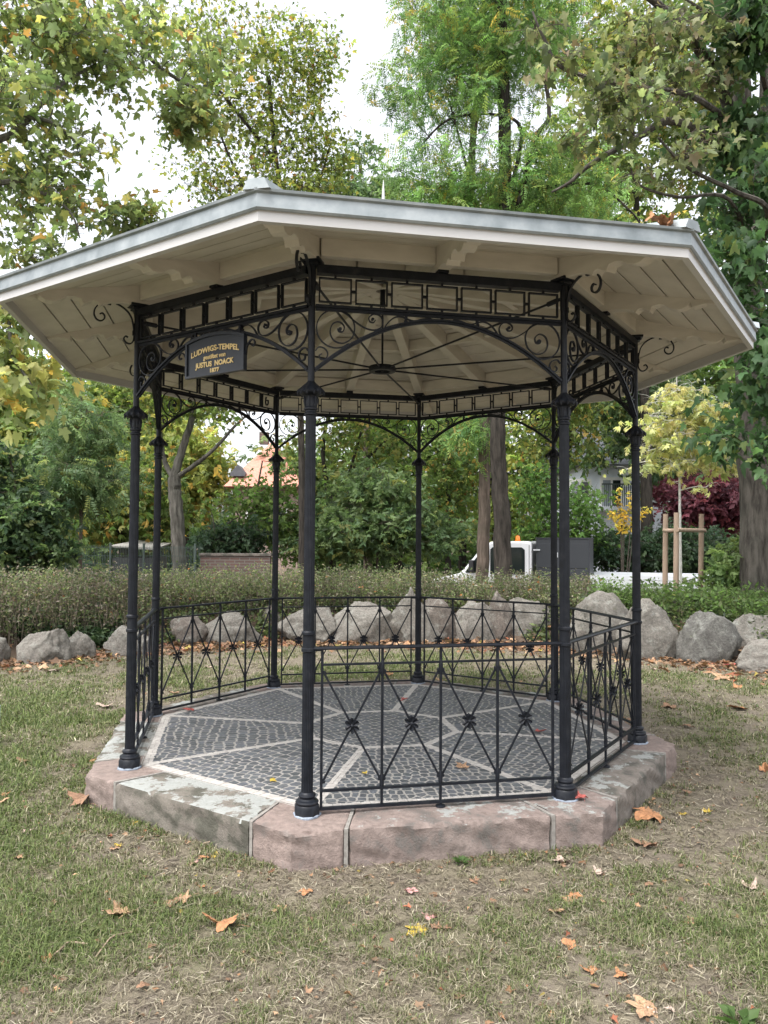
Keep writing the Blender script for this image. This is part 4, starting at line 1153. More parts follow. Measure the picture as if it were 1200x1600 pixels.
# 6. forked grey tree
b9 = foot(280, 14)
tree('forked_tree', 'tree with a smooth grey stem forking at head height, seen through the left arch', 'tree', b9,
     [([b9, A(280, 880, 14), A(277, 820, 14), A(273, 770, 14), A(272, 742, 14)], .20, .165),
      ([A(272, 745, 14), A(284, 705, 14), A(300, 655, 14), A(312, 590, 14), A(330, 500, 14)], .13, .05),
      ([A(272, 748, 14), A(302, 728, 13.8), A(336, 700, 13.6), A(365, 668, 13.4), A(384, 650, 13.4)], .075, .025),
      ([A(271, 748, 14), A(258, 722, 14.1), A(252, 690, 14.2), A(250, 630, 14.4)], .085, .04)],
     [blob(300, 600, 14, 85, 45), blob(350, 645, 13.6, 38, 20), blob(240, 650, 14.2, 52, 40), blob(340, 540, 14, 90, 50), blob(215, 570, 14.4, 60, 60)],
     230, 16, .27, 'maple5', .15, GREEN+LIME, 'bark_grey', 9, flat=.7)
# 7. autumn tree
b10 = foot(196, 18)
tree('chestnut_tree', 'low spreading orange yellow autumn tree with a dark leaning stem behind the mesh fence', 'tree', b10,
     [([b10, A(196, 865, 18), A(188, 835, 18), A(172, 808, 18), A(160, 770, 18)], .24, .10), ([A(190, 840, 18), A(225, 790, 18), A(250, 750, 18)], .10, .03)],
     [blob(200, 805, 18, 100, 30), blob(150, 830, 18, 50, 22), blob(235, 750, 18, 60, 50), blob(150, 760, 18, 80, 45), blob(250, 840, 18, 40, 26)],
     210, 14, .36, 'whorl', .22, [(tuple(.8*v_ for v_ in c_), w_) for c_, w_ in AUT[:1]+YELG]+GREEN+GREEN+GREEN, 'bark_dark', 10)
# 8. left shrub
b11 = foot(30, 9)
tree('shrub', 'dense grey green shrub at the left edge above the hedge', 'shrub', b11,
     [([b11, A(30, 850, 9), A(25, 780, 9), A(15, 710, 9)], .05, .015)],
     [blob(15, 830, 9, 75, 65), blob(65, 860, 9, 38, 32), blob(0, 730, 9, 40, 50)],
     200, 16, .20, 'sprig', .24, BUSH+DARK, 'twig', 11, trunk_name='stem')
# 9-12. shrubs and small trees seen through the back bays
b12 = foot(395, 16)
tree('elder_shrub', 'fresh green tall shrub below the red roof, left of the back left column', 'shrub', b12,
     [([b12, A(395, 850, 16), A(400, 780, 16), A(410, 720, 16)], .06, .02), ([A(395, 860, 16), A(370, 800, 16), A(350, 760, 16)], .04, .015)],
     [blob(415, 772, 16, 40, 26), blob(370, 800, 16, 50, 32), blob(425, 812, 16, 50, 48), blob(456, 765, 16, 32, 50), blob(470, 820, 16, 45, 40), blob(445, 858, 16, 50, 26)],
     170, 15, .27, 'maple5', .15, [(c, w) for c, w in GREEN[:3]]+[((0.09, 0.15, 0.03), 4)], 'bark_brown', 12, trunk_name='stem')
b13 = foot(345, 15)
tree('twiggy_bush', 'dark twiggy bush with arching bare branches at the foot of the forked tree', 'shrub', b13,
     [([b13, A(345, 850, 15), A(360, 815, 15), A(400, 800, 15)], .03, .01), ([b13, A(335, 830, 15), A(330, 800, 15)], .03, .01)],
     [blob(340, 845, 15, 40, 24), blob(375, 840, 15, 45, 22)], 90, 12, .22, 'sprig', .24, DARK, 'twig', 13, trunk_name='stem')
b14 = foot(520, 17)
tree('acacia_tree', 'yellow green tree with dark crooked limbs seen through the middle back arch', 'tree', b14,
     [([b14, A(520, 840, 17), A(522, 790, 17), A(540, 745, 17), A(575, 715, 17), A(602, 690, 17)], .12, .04), ([A(520, 800, 17), A(508, 740, 17), A(505, 690, 17), A(515, 640, 17)], .10, .04), ([A(545, 742, 17), A(560, 690, 17), A(572, 650, 17)], .05, .03)],
     [blob(540, 670, 17, 70, 36), blob(600, 700, 17, 50, 36), blob(500, 720, 17, 36, 40), blob(545, 740, 17, 50, 26), blob(460, 690, 17, 30, 40), blob(560, 590, 17, 110, 60)],
     250, 15, .32, 'maple5', .15, GREEN+YELG, 'bark_dark', 14)
b15 = foot(590, 15)
tree('willow_shrub', 'broad grey green willow shrub behind the hedge between the two back columns', 'shrub', b15,
     [([b15, A(590, 850, 15), A(595, 790, 15), A(600, 750, 15)], .05, .015), ([b15, A(560, 820, 15), A(540, 780, 15)], .04, .012)],
     [blob(560, 825, 15, 80, 45), blob(630, 815, 15, 60, 50), blob(590, 770, 15, 65, 36), blob(510, 825, 15, 55, 45), blob(680, 835, 15, 50, 36)],
     290, 15, .26, 'sprig', .27, BUSH+ASH, 'twig', 15, trunk_name='stem')
b16 = foot(700, 19)
tree('maple_tree', 'leafy tree with orange tips left of the twin robinia stems', 'tree', b16,
     [([b16, A(700, 800, 19), A(702, 720, 19), A(700, 640, 19)], .12, .04)],
     [blob(700, 740, 19, 46, 60), blob(690, 820, 19, 50, 40), blob(715, 670, 19, 40, 36)],
     170, 16, .34, 'maple5', .16, GREEN+[((0.30, 0.17, 0.03), .8)], 'bark_dark', 16)
b17 = foot(880, 19)
tree('hornbeam_tree', 'yellow green tree between the right hand columns above the dark box of the truck', 'tree', b17,
     [([b17, A(880, 820, 19), A(884, 740, 19), A(890, 660, 19), A(880, 560, 19)], .14, .05)],
     [blob(900, 655, 19, 45, 50), blob(860, 690, 19, 40, 45), blob(915, 700, 19, 28, 36), blob(880, 600, 19, 80, 50), blob(830, 700, 19, 30, 60)],
     200, 16, .34, 'maple5', .16, YELG+GREEN, 'bark_dark', 17)
b18 = foot(880, 17.5)
tree('hazel_shrub', 'bright green shrub directly behind the dark box of the truck', 'shrub', b18,
     [([b18, A(880, 840, 17.5), A(885, 790, 17.5)], .06, .02)],
     [blob(890, 790, 17.5, 46, 40), blob(860, 830, 17.5, 50, 30), blob(840, 770, 17.5, 35, 40), blob(915, 830, 17.5, 30, 36)],
     190, 15, .28, 'maple5', .14, [((0.075, 0.14, 0.022), 4), ((0.10, 0.17, 0.03), 3), ((0.05, 0.09, 0.02), 3)], 'twig', 18, trunk_name='stem')
b19 = foot(1015, 22)
tree('distant_maple', 'pale grey green tree behind the yellow sapling, half screening the white house', 'tree', b19,
     [([b19, A(1015, 800, 22), A(1010, 720, 22), A(1000, 600, 22)], .14, .05)],
     [blob(1030, 745, 22, 36, 40), blob(1005, 690, 22, 55, 28), blob(925, 708, 22, 36, 20), blob(1000, 630, 22, 90, 45), blob(1060, 720, 22, 50, 40)],
     230, 14, .38, 'sprig', .38, ASH, 'bark_dark', 19)
# 15. staked sapling with yellow leaves
b20 = foot(1063, 7.4, 905)
tree('sapling', 'young staked tree with pale yellow drooping leaves right of the rightmost column', 'tree', b20,
     [([b20, A(1063, 860, 7.4), A(1062, 780, 7.4), A(1061, 700, 7.4), A(1059, 640, 7.4), A(1057, 585, 7.4)], .035, .008),
      ([A(1062, 750, 7.4), A(1085, 715, 7.4), A(1115, 695, 7.4)], .012, .005), ([A(1062, 735, 7.4), A(1035, 715, 7.4), A(1015, 715, 7.4)], .010, .005)],
     [blob(1055, 625, 7.4, 40, 34), blob(1095, 655, 7.4, 46, 26), blob(1035, 670, 7.4, 48, 26), blob(1115, 690, 7.4, 50, 24), blob(1065, 700, 7.4, 60, 24), blob(1120, 730, 7.4, 42, 18), blob(1045, 725, 7.4, 42, 16), blob(985, 728, 7.4, 36, 16, None, .012), blob(1085, 762, 7.4, 44, 14, None, .016)],
     250, 5, .12, 'whorl', .135, [(tuple(.86*v_ for v_ in c_), w_) for c_, w_ in PALEY], 'whitebark', 20, droop=.95, flat=.5)
b21 = foot(1112, 20)
tree('purple_shrub', 'dark red purple leaved bush behind the staked sapling', 'shrub', b21,
     [([b21, A(1112, 840, 20), A(1112, 780, 20)], .08, .03)],
     [blob(1110, 775, 20, 60, 36), blob(1085, 800, 20, 30, 22), blob(1140, 800, 20, 26, 26)], 150, 16, .33, 'sprig', .36, PURP, 'bark_dark', 21, trunk_name='stem')
b22 = foot(1010, 18.2)
tree('evergreen_hedge', 'dark glossy evergreen hedge behind the white flatbed', 'hedge', b22,
     [([b22, A(1010, 880, 18.2), A(1010, 850, 18.2)], .06, .03)],
     [blob(960, 862, 18.2, 50, 30), blob(1030, 858, 18.2, 60, 34), blob(1100, 862, 18.2, 50, 32)], 260, 15, .27, 'sprig', .26, DARK, 'twig', 22, trunk_name='stem')
b23 = foot(1165, 6.9)
tree('shrub', 'light green loose shrub at the right edge beneath the maple', 'shrub', b23,
     [([b23, A(1165, 890, 6.9), A(1160, 850, 6.9)], .03, .012)],
     [blob(1165, 885, 6.9, 45, 38), blob(1195, 850, 6.9, 30, 36), blob(1130, 920, 6.9, 30, 20)], 120, 14, .15, 'sprig', .18, [((0.10, 0.145, 0.042), 4), ((0.075, 0.115, 0.035), 4), ((0.13, 0.17, 0.05), 2)], 'twig', 23, trunk_name='stem')
# 19. yellow spikes
b24 = foot(972, 15.5)
r_ = np.random.default_rng(24); ys_ = thing('broom_shrub', 'shrub with slanting bright yellow leafy spikes in front of the white house', 'shrub', b24)
Cc = []
sm = MB()
for (x0_, y0_, x1_, y1_) in ((972, 830, 966, 765), (975, 830, 975, 800), (985, 825, 1012, 795), (990, 825, 985, 770), (970, 830, 955, 800)):
    for t in np.linspace(0, 1, 9): Cc.append(A(x0_+(x1_-x0_)*t, y0_+(y1_-y0_)*t, 15.5)-np.array(b24))
    sm.tube([Vector((0, 0, 0)), Vector(A(x0_, y0_, 15.5)-np.array(b24)), Vector(A(x1_, y1_, 15.5)-np.array(b24))], [.02, .015, .006], 5)
sm.build('stem', M['twig'], ys_); leaves('crown', ys_, np.array(Cc), r_, 10, .05, 'oval', .11, SPIKE, 0)
# background belt
BG = [(40, 640, 26, 90, 90, 110, YELG+GREEN, 'big yellow green tree far left behind the fence'),
      (190, 640, 30, 110, 100, 120, GREEN+LIME, 'broad green tree far behind the slender ash'),
      (285, 720, 27, 50, 45, 60, YELG, 'yellowish tree below and left of the red roof'),
      (470, 760, 28, 75, 60, 120, BUSH, 'grey green tree behind the front left column'),
      (620, 700, 31, 100, 100, 120, GREEN, 'deep green tree far behind the middle back column'),
      (770, 660, 32, 110, 110, 120, LIME, 'yellowish tree far behind the twin robinia stems'),
      (900, 560, 34, 90, 90, 120, GREEN, 'green tree far behind the right front column'),
      (1090, 560, 30, 120, 110, 120, GREEN+BUSH, 'tall green tree far behind the staked sapling'),
      (1190, 760, 27, 60, 80, 120, BUSH, 'shady green tree at the far right behind the maple stem'),
      (720, 480, 36, 130, 110, 140, LIME+ASH, 'distant tall tree filling in behind the roof'),
      (250, 560, 36, 110, 60, 140, YELG+ASH, 'distant tall tree behind the left part of the roof'),
      (880, 330, 33, 140, 120, 120, YELG+GREEN, 'high yellow green crown behind the robinia foliage')]
for i, (px, py, Y, wx, hy, trunk, pal, lab) in enumerate(BG):
    bb = foot(px, Y)
    tree('background_tree', lab, 'tree', bb, [([bb, A(px+4, 820, Y), A(px-3, (820+py)/2, Y), A(px, py-hy*0.5, Y)], .26, .07)],
         [blob(px-wx*.4, py+hy*.3, Y, wx*.7, hy*.7), blob(px+wx*.4, py+hy*.3, Y, wx*.7, hy*.7), blob(px, py-hy*.4, Y, wx*.8, hy*.6), blob(px, py+hy*.7, Y, wx*.9, hy*.5), blob(px, min(840, py+hy*1.2), Y, wx*.8, hy*.4)],
         210, 14, .60, 'sprig', .55, [(tuple(1.18*v_ for v_ in c_), w_) for c_, w_ in pal], 'bark_dark', 40+i, 'trees far behind the pavilion', flat=.8)
# low thicket closing the view behind the road
rT = np.random.default_rng(77); n = 900
X = rT.uniform(-34, 34, n); Yt = rT.uniform(36, 44, n); Z = -0.8+rT.random(n)*3.6
th_ = leaves('thicket', None, np.stack([X, Yt, Z], 1), rT, 14, .8, 'sprig', .75, BUSH+GREEN+DARK, .2)
tag(th_, 'dense green thicket closing the view beyond the road', 'thicket', kind='stuff')

# ================================================================== HEDGE BAND
def hedge(name, label, a0, a1, n_st, n_lf, pal, stempal, r0=6.75, r1=8.0, top=1.0, seed=0, low=None, tpl='oval', size=.055, cat='hedge', kind=None, seg=.30):
    r = np.random.default_rng(seed)
    am = R_((a0+a1)/2); root = thing(name, label, cat, (7.2*CS(am), 7.2*SN(am), zg(7.2*CS(am), 7.2*SN(am))))
    base = np.array(root.location)
    # stems: bent twigs as three sided slivers
    a = R_(1)*r.uniform(a0, a1, n_st); rad = r0+(r1-r0)*r.random(n_st)**1.2
    x, y = rad*np.cos(a), rad*np.sin(a); z = ground_h(x, y)
    topv = (top+0.12*(vnoise(a*40, a*0, 1, seed)-.5)-z)*(0.60+0.42*r.random(n_st))
    topv *= np.clip(0.55+0.45*(rad-r0)/0.45, 0, 1)
    dx, dy = r.normal(size=n_st)*.16*topv, r.normal(size=n_st)*.16*topv
    wv = 0.0028+0.0022*r.random(n_st); ang = r.random(n_st)*math.pi; wx, wy = wv*np.cos(ang), wv*np.sin(ang)
    P0 = np.stack([x, y, z], 1); P1 = np.stack([x+dx*.35, y+dy*.35, z+topv*.55], 1); P2 = np.stack([x+dx, y+dy, z+topv], 1)
    Wd = np.stack([wx, wy, 0*wx], 1)
    V = np.stack([P0-Wd, P0+Wd, P1-Wd*.8, P1+Wd*.8, P2], 1).reshape(-1, 3)-base
    o = (np.arange(n_st)*5)[:, None, None]; F = (np.array([[0, 1, 3], [0, 3, 2], [2, 3, 4]])[None]+o).reshape(-1, 3)
    col = 1.25*palette_pick(r, stempal, n_st)*np.exp(r.normal(size=(n_st, 1))*.25)
    fast_mesh('stems', V, F, np.repeat(col, 5, 0), M['dryleaf'], root)
    i = r.integers(0, n_st, n_lf); t = r.random(n_lf)**0.7
    Pl = P0[i]*(1-t[:, None])+P2[i]*t[:, None]+r.normal(size=(n_lf, 3))*.05
    V, F, k = instance(tpl, Pl-base, r.random(n_lf)*6.28, -0.2+r.normal(size=n_lf)*.6, r.normal(size=n_lf)*.6, size*np.exp(r.normal(size=n_lf)*.25))
    col = 1.30*palette_pick(r, pal, n_lf)*np.exp(r.normal(size=(n_lf, 1))*.22)*np.exp((vnoise(Pl[:, 0], Pl[:, 1], 1.6, seed+2)-.5)[:, None]*.7)
    fast_mesh('foliage', V, F, np.repeat(np.clip(col, 0, .8), k, 0), M['leaf'], root)
    if kind: root['kind'] = kind
    return root
HG = [((0.095, 0.125, 0.050), 4), ((0.125, 0.155, 0.065), 3), ((0.065, 0.09, 0.038), 3), ((0.20, 0.20, 0.09), .6)]
HB = [((0.105, 0.125, 0.060), 5), ((0.150, 0.140, 0.095), 3), ((0.19, 0.165, 0.13), 2), ((0.060, 0.08, 0.038), 4), ((0.27, 0.12, 0.05), .2)]
STB = [((0.15, 0.125, 0.095), 4), ((0.23, 0.19, 0.15), 2), ((0.08, 0.065, 0.05), 4)]
hedge('hedge', 'dry brownish lilac hedge with many bare twigs, left of the columns', 120, 158, 4000, 27000, HB+HG+[((0.17, 0.14, 0.115), 8), ((0.055, 0.07, 0.035), 4)], STB, 6.6, 8.3, 1.00, 1, size=.048)
hedge('hedge', 'half dry green hedge seen behind the left and middle back bays', 84, 120, 4800, 25000, HG+HB, STB, 6.95, 8.3, 0.97, 2, size=.046)
hedge('hedge', 'brown twiggy stretch of hedge before the white truck', 62, 84, 3000, 15500, HG+HB+HB, STB, 6.95, 8.2, 0.90, 3, size=.046)
hedge('hedge', 'green leafy stretch of hedge below the staked sapling, right', 24, 62, 4600, 17000, [((0.085, 0.140, 0.040), 4), ((0.11, 0.17, 0.055), 3), ((0.06, 0.095, 0.032), 3)], [((0.10, 0.12, 0.05), 3), ((0.2, 0.17, 0.11), 1)], 7.05, 8.3, 0.76, 4, size=.065)
# ivy at the left foot of the hedge
rI = np.random.default_rng(31); n = 9000
a = R_(1)*rI.uniform(122, 160, n); rad = 6.25+rI.random(n)*0.9
x, y = rad*np.cos(a), rad*np.sin(a); keep = vnoise(x, y, 1.4, 40) > 0.32+0.35*np.clip((6.6-rad)/.4, 0, 1)
x, y = x[keep], y[keep]; n = len(x); P = np.stack([x, y, ground_h(x, y)+rI.random(n)*0.20+0.02], 1)
V, F, k = instance('maple5', P, rI.random(n)*6.28, -0.3+rI.normal(size=n)*.4, rI.normal(size=n)*.4, .075*np.exp(rI.normal(size=n)*.2))
col = palette_pick(rI, [((0.040, 0.072, 0.034), 4), ((0.058, 0.095, 0.045), 3), ((0.085, 0.125, 0.06), 2)], n)*np.exp(rI.normal(size=(n, 1))*.2)
tag(fast_mesh('ivy', V, F, np.repeat(col, k, 0), M['leaf']), 'dark ivy covering the bank below the left hedge', 'ivy', kind='stuff')

rI = np.random.default_rng(32); n = 16000
a = R_(1)*rI.uniform(20, 124, n); rad = 6.45+rI.random(n)**1.3*0.9; x, y = rad*np.cos(a), rad*np.sin(a)
keep = vnoise(x, y, 1.8, 41)+(.30*np.clip((rad-6.5)/.4, 0, 1)) > .50; x, y, rad = x[keep], y[keep], rad[keep]; n = len(x)
P = np.stack([x, y, ground_h(x, y)+rI.random(n)*(.06+.26*np.clip((rad-6.45)/.7, 0, 1))], 1)
V, F, k = instance('oval', P, rI.random(n)*6.28, -0.1+rI.normal(size=n)*.6, rI.normal(size=n)*.6, .065*np.exp(rI.normal(size=n)*.3))
col = palette_pick(rI, HG+[((0.05, 0.075, 0.035), 4)], n)*np.exp(rI.normal(size=(n, 1))*.25)
tag(fast_mesh('ground_cover', V, F, np.repeat(col, k, 0), M['leaf']), 'low weeds on the bank between boulders and hedge', 'weeds', kind='stuff')

# ================================================================== LAWN: blades, straw, litter
STONES = [(o.location.x, o.location.y, max(o.dimensions.x, 0.3)*0.42) for o in bpy.data.objects if o.name.startswith('boulder')]
def wedge(n, r, d0, d1, half=46):
    d = np.exp(r.uniform(math.log(d0), math.log(d1), n)); t = R_(1)*r.uniform(-half, half, n)+YAW
    return CAM[0]+d*np.sin(t), CAM[1]+d*np.cos(t), d
def octo_r(x, y):
    a = np.arctan2(y, x)-TH0; a = np.mod(a, math.pi/4)-math.pi/8
    return np.hypot(x, y)*np.cos(a)/C225     # equivalent corner radius
def clear(x, y):
    k = octo_r(x, y) > 2.112
    for sx, sy, sr in STONES: k &= np.hypot(x-sx, y-sy) > sr*0.9
    return k
rG = np.random.default_rng(90); n = 760000
x, y, d = wedge(n, rG, 1.9, 13.0); g = greenness(x, y)
patch = vnoise(x, y, 14, 61)*0.6+vnoise(x, y, 34, 62)*0.4
p = np.clip((g*0.95+patch*1.0-0.62)*2.6, 0.012, 1.0)
keep = clear(x, y) & (rG.random(n) < p) & (np.hypot(x, y) < 6.5)
patch2 = vnoise(x, y, 9, 63)[keep]
x, y, g, d = x[keep], y[keep], g[keep], d[keep]; n = len(x); z = ground_h(x, y)
hgt = (0.009+0.026*rG.random(n)**2.0)*(0.55+0.9*g+0.35*patch2)*(1+0.04*d); wid = (0.0009+0.0009*rG.random(n))*np.clip(d/2.6, 1, 3.2)
az = rG.random(n)*6.283; ln = rG.normal(size=n)*.8+1.15
tx, ty = np.cos(az)*hgt*ln, np.sin(az)*hgt*ln; px_, py_ = -np.sin(az)*wid, np.cos(az)*wid; z0 = np.zeros(n)
P0 = np.stack([x, y, z-0.004], 1); P1 = P0+np.stack([tx*.40, ty*.40, hgt*.75+.004], 1); P2 = P0+np.stack([tx, ty, hgt*(1.05-.25*np.abs(ln))+.004], 1)
Wd = np.stack([px_, py_, z0], 1)
V = np.stack([P0-Wd, P0+Wd, P1-Wd*.8, P1+Wd*.8, P2], 1).reshape(-1, 3)
F = (np.array([[0, 1, 3], [0, 3, 2], [2, 3, 4]])[None]+(np.arange(n)*5)[:, None, None]).reshape(-1, 3)
pg = palette_pick(rG, [((0.088, 0.118, 0.034), 4), ((0.120, 0.155, 0.050), 4), ((0.058, 0.086, 0.026), 3), ((0.145, 0.162, 0.068), 2)], n)
ps = palette_pick(rG, [((0.205, 0.184, 0.118), 3), ((0.26, 0.235, 0.165), 2), ((0.160, 0.150, 0.088), 4)], n)
dry = (rG.random(n) < np.clip(0.88-1.25*g, 0.10, 0.80))[:, None]
col = np.where(dry, ps, pg)*np.exp(rG.normal(size=(n, 1))*.2)
tag(fast_mesh('grass', V, F, np.repeat(col, 5, 0), M['grass']), 'short patchy green and dry lawn grass', 'grass', kind='stuff')
n = 115000                                       # flat lying straw
x, y, d = wedge(n, rG, 1.9, 11.0); keep = clear(x, y) & (vnoise(x, y, 4, 70)*.6+vnoise(x, y, 17, 71)*.5-0.35*greenness(x, y) > 0.30) & (np.hypot(x, y) < 6.3)
x, y, d = x[keep], y[keep], d[keep]; n = len(x); z = ground_h(x, y)+0.002+0.012*rG.random(n)
L = 0.018+0.055*rG.random(n)**2; wid = (0.0009+0.0009*rG.random(n))*np.clip(d/2.6, 1, 3); az = rG.random(n)*6.283; bend_ = rG.normal(size=n)*.4
ca, sa = np.cos(az), np.sin(az); ca2, sa2 = np.cos(az+bend_), np.sin(az+bend_)
P0 = np.stack([x, y, z], 1); P1 = P0+np.stack([ca*L*.5, sa*L*.5, 0.006*rG.random(n)], 1); P2 = P1+np.stack([ca2*L*.5, sa2*L*.5, 0.006*rG.normal(size=n)], 1)
Wd = np.stack([-sa*wid, ca*wid, 0*wid], 1)
V = np.stack([P0-Wd, P0+Wd, P1-Wd, P1+Wd, P2-Wd*.5, P2+Wd*.5], 1).reshape(-1, 3)
F = (np.array([[0, 1, 3], [0, 3, 2], [2, 3, 5], [2, 5, 4]])[None]+(np.arange(n)*6)[:, None, None]).reshape(-1, 3)
col = palette_pick(rG, [((0.20, 0.175, 0.125), 4), ((0.31, 0.28, 0.21), 1.5), ((0.135, 0.115, 0.08), 4), ((0.08, 0.064, 0.046), 3)], n)*np.exp(rG.normal(size=(n, 1))*.2)
tag(fast_mesh('straw', V, F, np.repeat(col, 6, 0), M['dryleaf']), 'pale dry straw lying in the lawn', 'straw', kind='stuff')
# litter among and behind the boulders, and small bits over the lawn
n = 5200; a = R_(1)*rG.uniform(20, 162, n); rad = 5.6+rG.normal(size=n)*.28+rG.random(n)*.9
x, y = rad*np.cos(a), rad*np.sin(a); k1 = vnoise(x, y, 1.5, 80)+.3*rG.random(n) > .42; x, y = x[k1], y[k1]
x2, y2, d2 = wedge(2300, rG, 2.4, 11.5); k2 = clear(x2, y2) & (np.hypot(x2, y2) < 6); nA = len(x)
e_ = rG.integers(0, 8, 420); s_ = rG.random(420); rr3 = 2.125+np.abs(rG.normal(size=420))*.10
x3 = np.array([edge_pt(int(k_), float(t_), float(q_)).x for k_, t_, q_ in zip(e_, s_, rr3)]); y3 = np.array([edge_pt(int(k_), float(t_), float(q_)).y for k_, t_, q_ in zip(e_, s_, rr3)])
x, y = np.concatenate([x, x2[k2], x3]), np.concatenate([y, y2[k2], y3]); n = len(x)
sz = np.where(np.arange(n) < nA, .072*np.exp(rG.normal(size=n)*.35), .018*np.exp(rG.normal(size=n)*.45))
P = np.stack([x, y, ground_h(x, y)+.012+.05*rG.random(n)*(np.arange(n) < nA)*.6], 1)
V, F, k = instance('maple5', P, rG.random(n)*6.28, rG.normal(size=n)*.25, rG.normal(size=n)*.3, sz)
col = palette_pick(rG, DEAD, n)*np.exp(rG.normal(size=(n, 1))*.35)*.62
tag(fast_mesh('leaf_litter', V, F, np.repeat(col, k, 0), M['dryleaf']), 'brown leaf litter among the boulders and scraps over the lawn', 'leaf litter', kind='stuff')

for lab, px, py, nn, szz in (('small green weed growing against the front step', 722, 1352, 26, .032), ('broad leaved green weed in the bottom right corner', 1160, 1612, 20, .060)):
    p = onz(px, py, GZ); rt = thing('weed', lab, 'weed', (p[0], p[1], zg(p[0], p[1])))
    az_ = rG.random(nn)*6.28; rad_ = rG.random(nn)*szz*.6
    V, F, k = instance('oval', np.stack([np.cos(az_)*rad_, np.sin(az_)*rad_, 0.006+rG.random(nn)*szz*.5], 1), az_-1.57, .35+rG.normal(size=nn)*.3, rG.normal(size=nn)*.3, szz*(.7+.6*rG.random(nn)))
    fast_mesh('leaves', V, F, np.repeat(palette_pick(rG, [((.06, .11, .03), 3), ((.085, .14, .045), 2)], nn), k, 0), M['leaf'], rt)
p = onz(-14, 1168, GZ); pq = MB(); pq.box((0, 0, .165), (.118, .02, .33)); tag(pq.build('panel', simple('pale_blue_panel', [(.3, (.45, .52, .58)), (.7, (.55, .62, .68))], 10, .5), None, (p[0], p[1], p[2]-.01), 0, .004), 'pale blue upright board cut off by the left picture edge', 'board')

# single fallen leaves
def curled_leaf(curl, seed):
    """lobed leaf as a fine sheet: uneven lobes, folded along the midrib, edges rolled, stalk"""
    r = random.Random(seed); v, f = TPL['maple']; out2 = [Vector((p[0], p[1])) for p in v[:-1]]
    lob = [r.uniform(.78, 1.18) for _ in out2]; c = Vector((0, .36)); pts = []
    n = len(out2)
    for i in range(n):
        a, b = c+(out2[i]-c)*lob[i], c+(out2[(i+1) % n]-c)*lob[(i+1) % n]
        for t in (0, .34, .67): pts.append(a.lerp(b, t)*(1+r.uniform(-.035, .035)))
    m = len(pts); vs, fs = [], []; fold = r.uniform(.15, .75)*curl; rollx = r.uniform(-.9, 1.1)*curl; rolly = r.uniform(-.5, 1.3)*curl; tw = r.uniform(-.7, .7)*curl
    sk = seed*7.7
    def z(x, y): return .04+fold*abs(x)*.7+rollx*x*x*1.2+rolly*(y-.4)**2*.9+tw*x*(y-.4)+.13*mnoise.noise(Vector((x*2.6+sk, y*2.6, 0)))+.05*mnoise.noise(Vector((x*8+sk, y*8, 3)))
    for q in (.3, .6, .85, 1.0):
        for p in pts:
            w_ = c+(p-c)*q; vs.append((w_.x*(1-.25*fold), w_.y-.4, z(w_.x, w_.y)+(.08*curl*mnoise.noise(Vector((w_.x*4+sk, w_.y*4, 9))) if q == 1 else 0)))
    vs.append((0, c.y-.4, z(0, c.y)))
    for i in range(m): fs.append((4*m, i, (i+1) % m))
    for k in range(3):
        for i in range(m): fs.append((k*m+i, (k+1)*m+i, (k+1)*m+(i+1) % m, k*m+(i+1) % m))
    zmin = min(p[2] for p in vs); vs = [(x, y, zz-zmin+.01) for x, y, zz in vs]
    o = len(vs); w = .014; x2 = r.uniform(-.35, .35)
    vs += [(-w, -.38, .05), (w, -.38, .05), (x2*.4-w, -.62, .10), (x2*.4+w, -.62, .10), (x2-w*.7, -.88, .05), (x2+w*.7, -.88, .05)]
    fs += [(o, o+1, o+3, o+2), (o+2, o+3, o+5, o+4)]; return vs, fs
def leafmat(c, name):
    m, nt, b = new_mat(name); v_ = coords(nt); f_ = noise(nt, v_, 5, 8, .7)
    nt.links.new(mixc(nt, ramp(nt, f_, [(.33, (0, 0, 0)), (.62, (1, 1, 1))]), tuple(q*.40 for q in c), tuple(min(1, q*.86) for q in c)), b.inputs['Base Color'])
    b.inputs['Roughness'].default_value = .8; bump(nt, b, f_, .4, .02); return m
LM = dict(tan=leafmat((.47, .29, .17), 'tan_leaf'), orange=leafmat((.46, .22, .10), 'orange_leaf'), brown=leafmat((.30, .17, .10), 'brown_leaf'),
          yellow=leafmat((.58, .42, .06), 'yellow_leaf'), pink=leafmat((.62, .32, .30), 'pink_leaf'), pale=leafmat((.58, .44, .36), 'pale_leaf'), red=leafmat((.50, .12, .10), 'red_leaf'))
LMESH = {}
def fallen(label, px, py, size, colr, curl=.3, rz=0., tilt=(0, 0), z=None, group=None):
    p = onz(px, py, GZ if z is None else z)
    for _ in range(3):
        if z is None: p = onz(px, py, zg(p[0], p[1]))
    key = (colr, curl, len(LMESH) if px % 1 == 0 and colr in ('tan', 'orange', 'brown', 'pale', 'pink') and len(LMESH) < 24 else random.choice([k[2] for k in LMESH if k[:2] == (colr, curl)] or [99]))
    if key not in LMESH:
        v_, f_ = curled_leaf(curl, len(LMESH)+3); me = bpy.data.meshes.new('fallen_leaf'); me.from_pydata(v_, [], f_); me.polygons.foreach_set('use_smooth', [True]*len(f_)); me.materials.append(LM[colr]); LMESH[key] = me
    o = bpy.data.objects.new('fallen_leaf', LMESH[key]); COL.objects.link(o)
    o.location = (p[0], p[1], p[2]+.004); o.rotation_euler = (tilt[0]+random.uniform(-.25, .25), tilt[1]+random.uniform(-.25, .25), rz); o.scale = (size*1.15,)*3
    return tag(o, label, 'leaf', group)
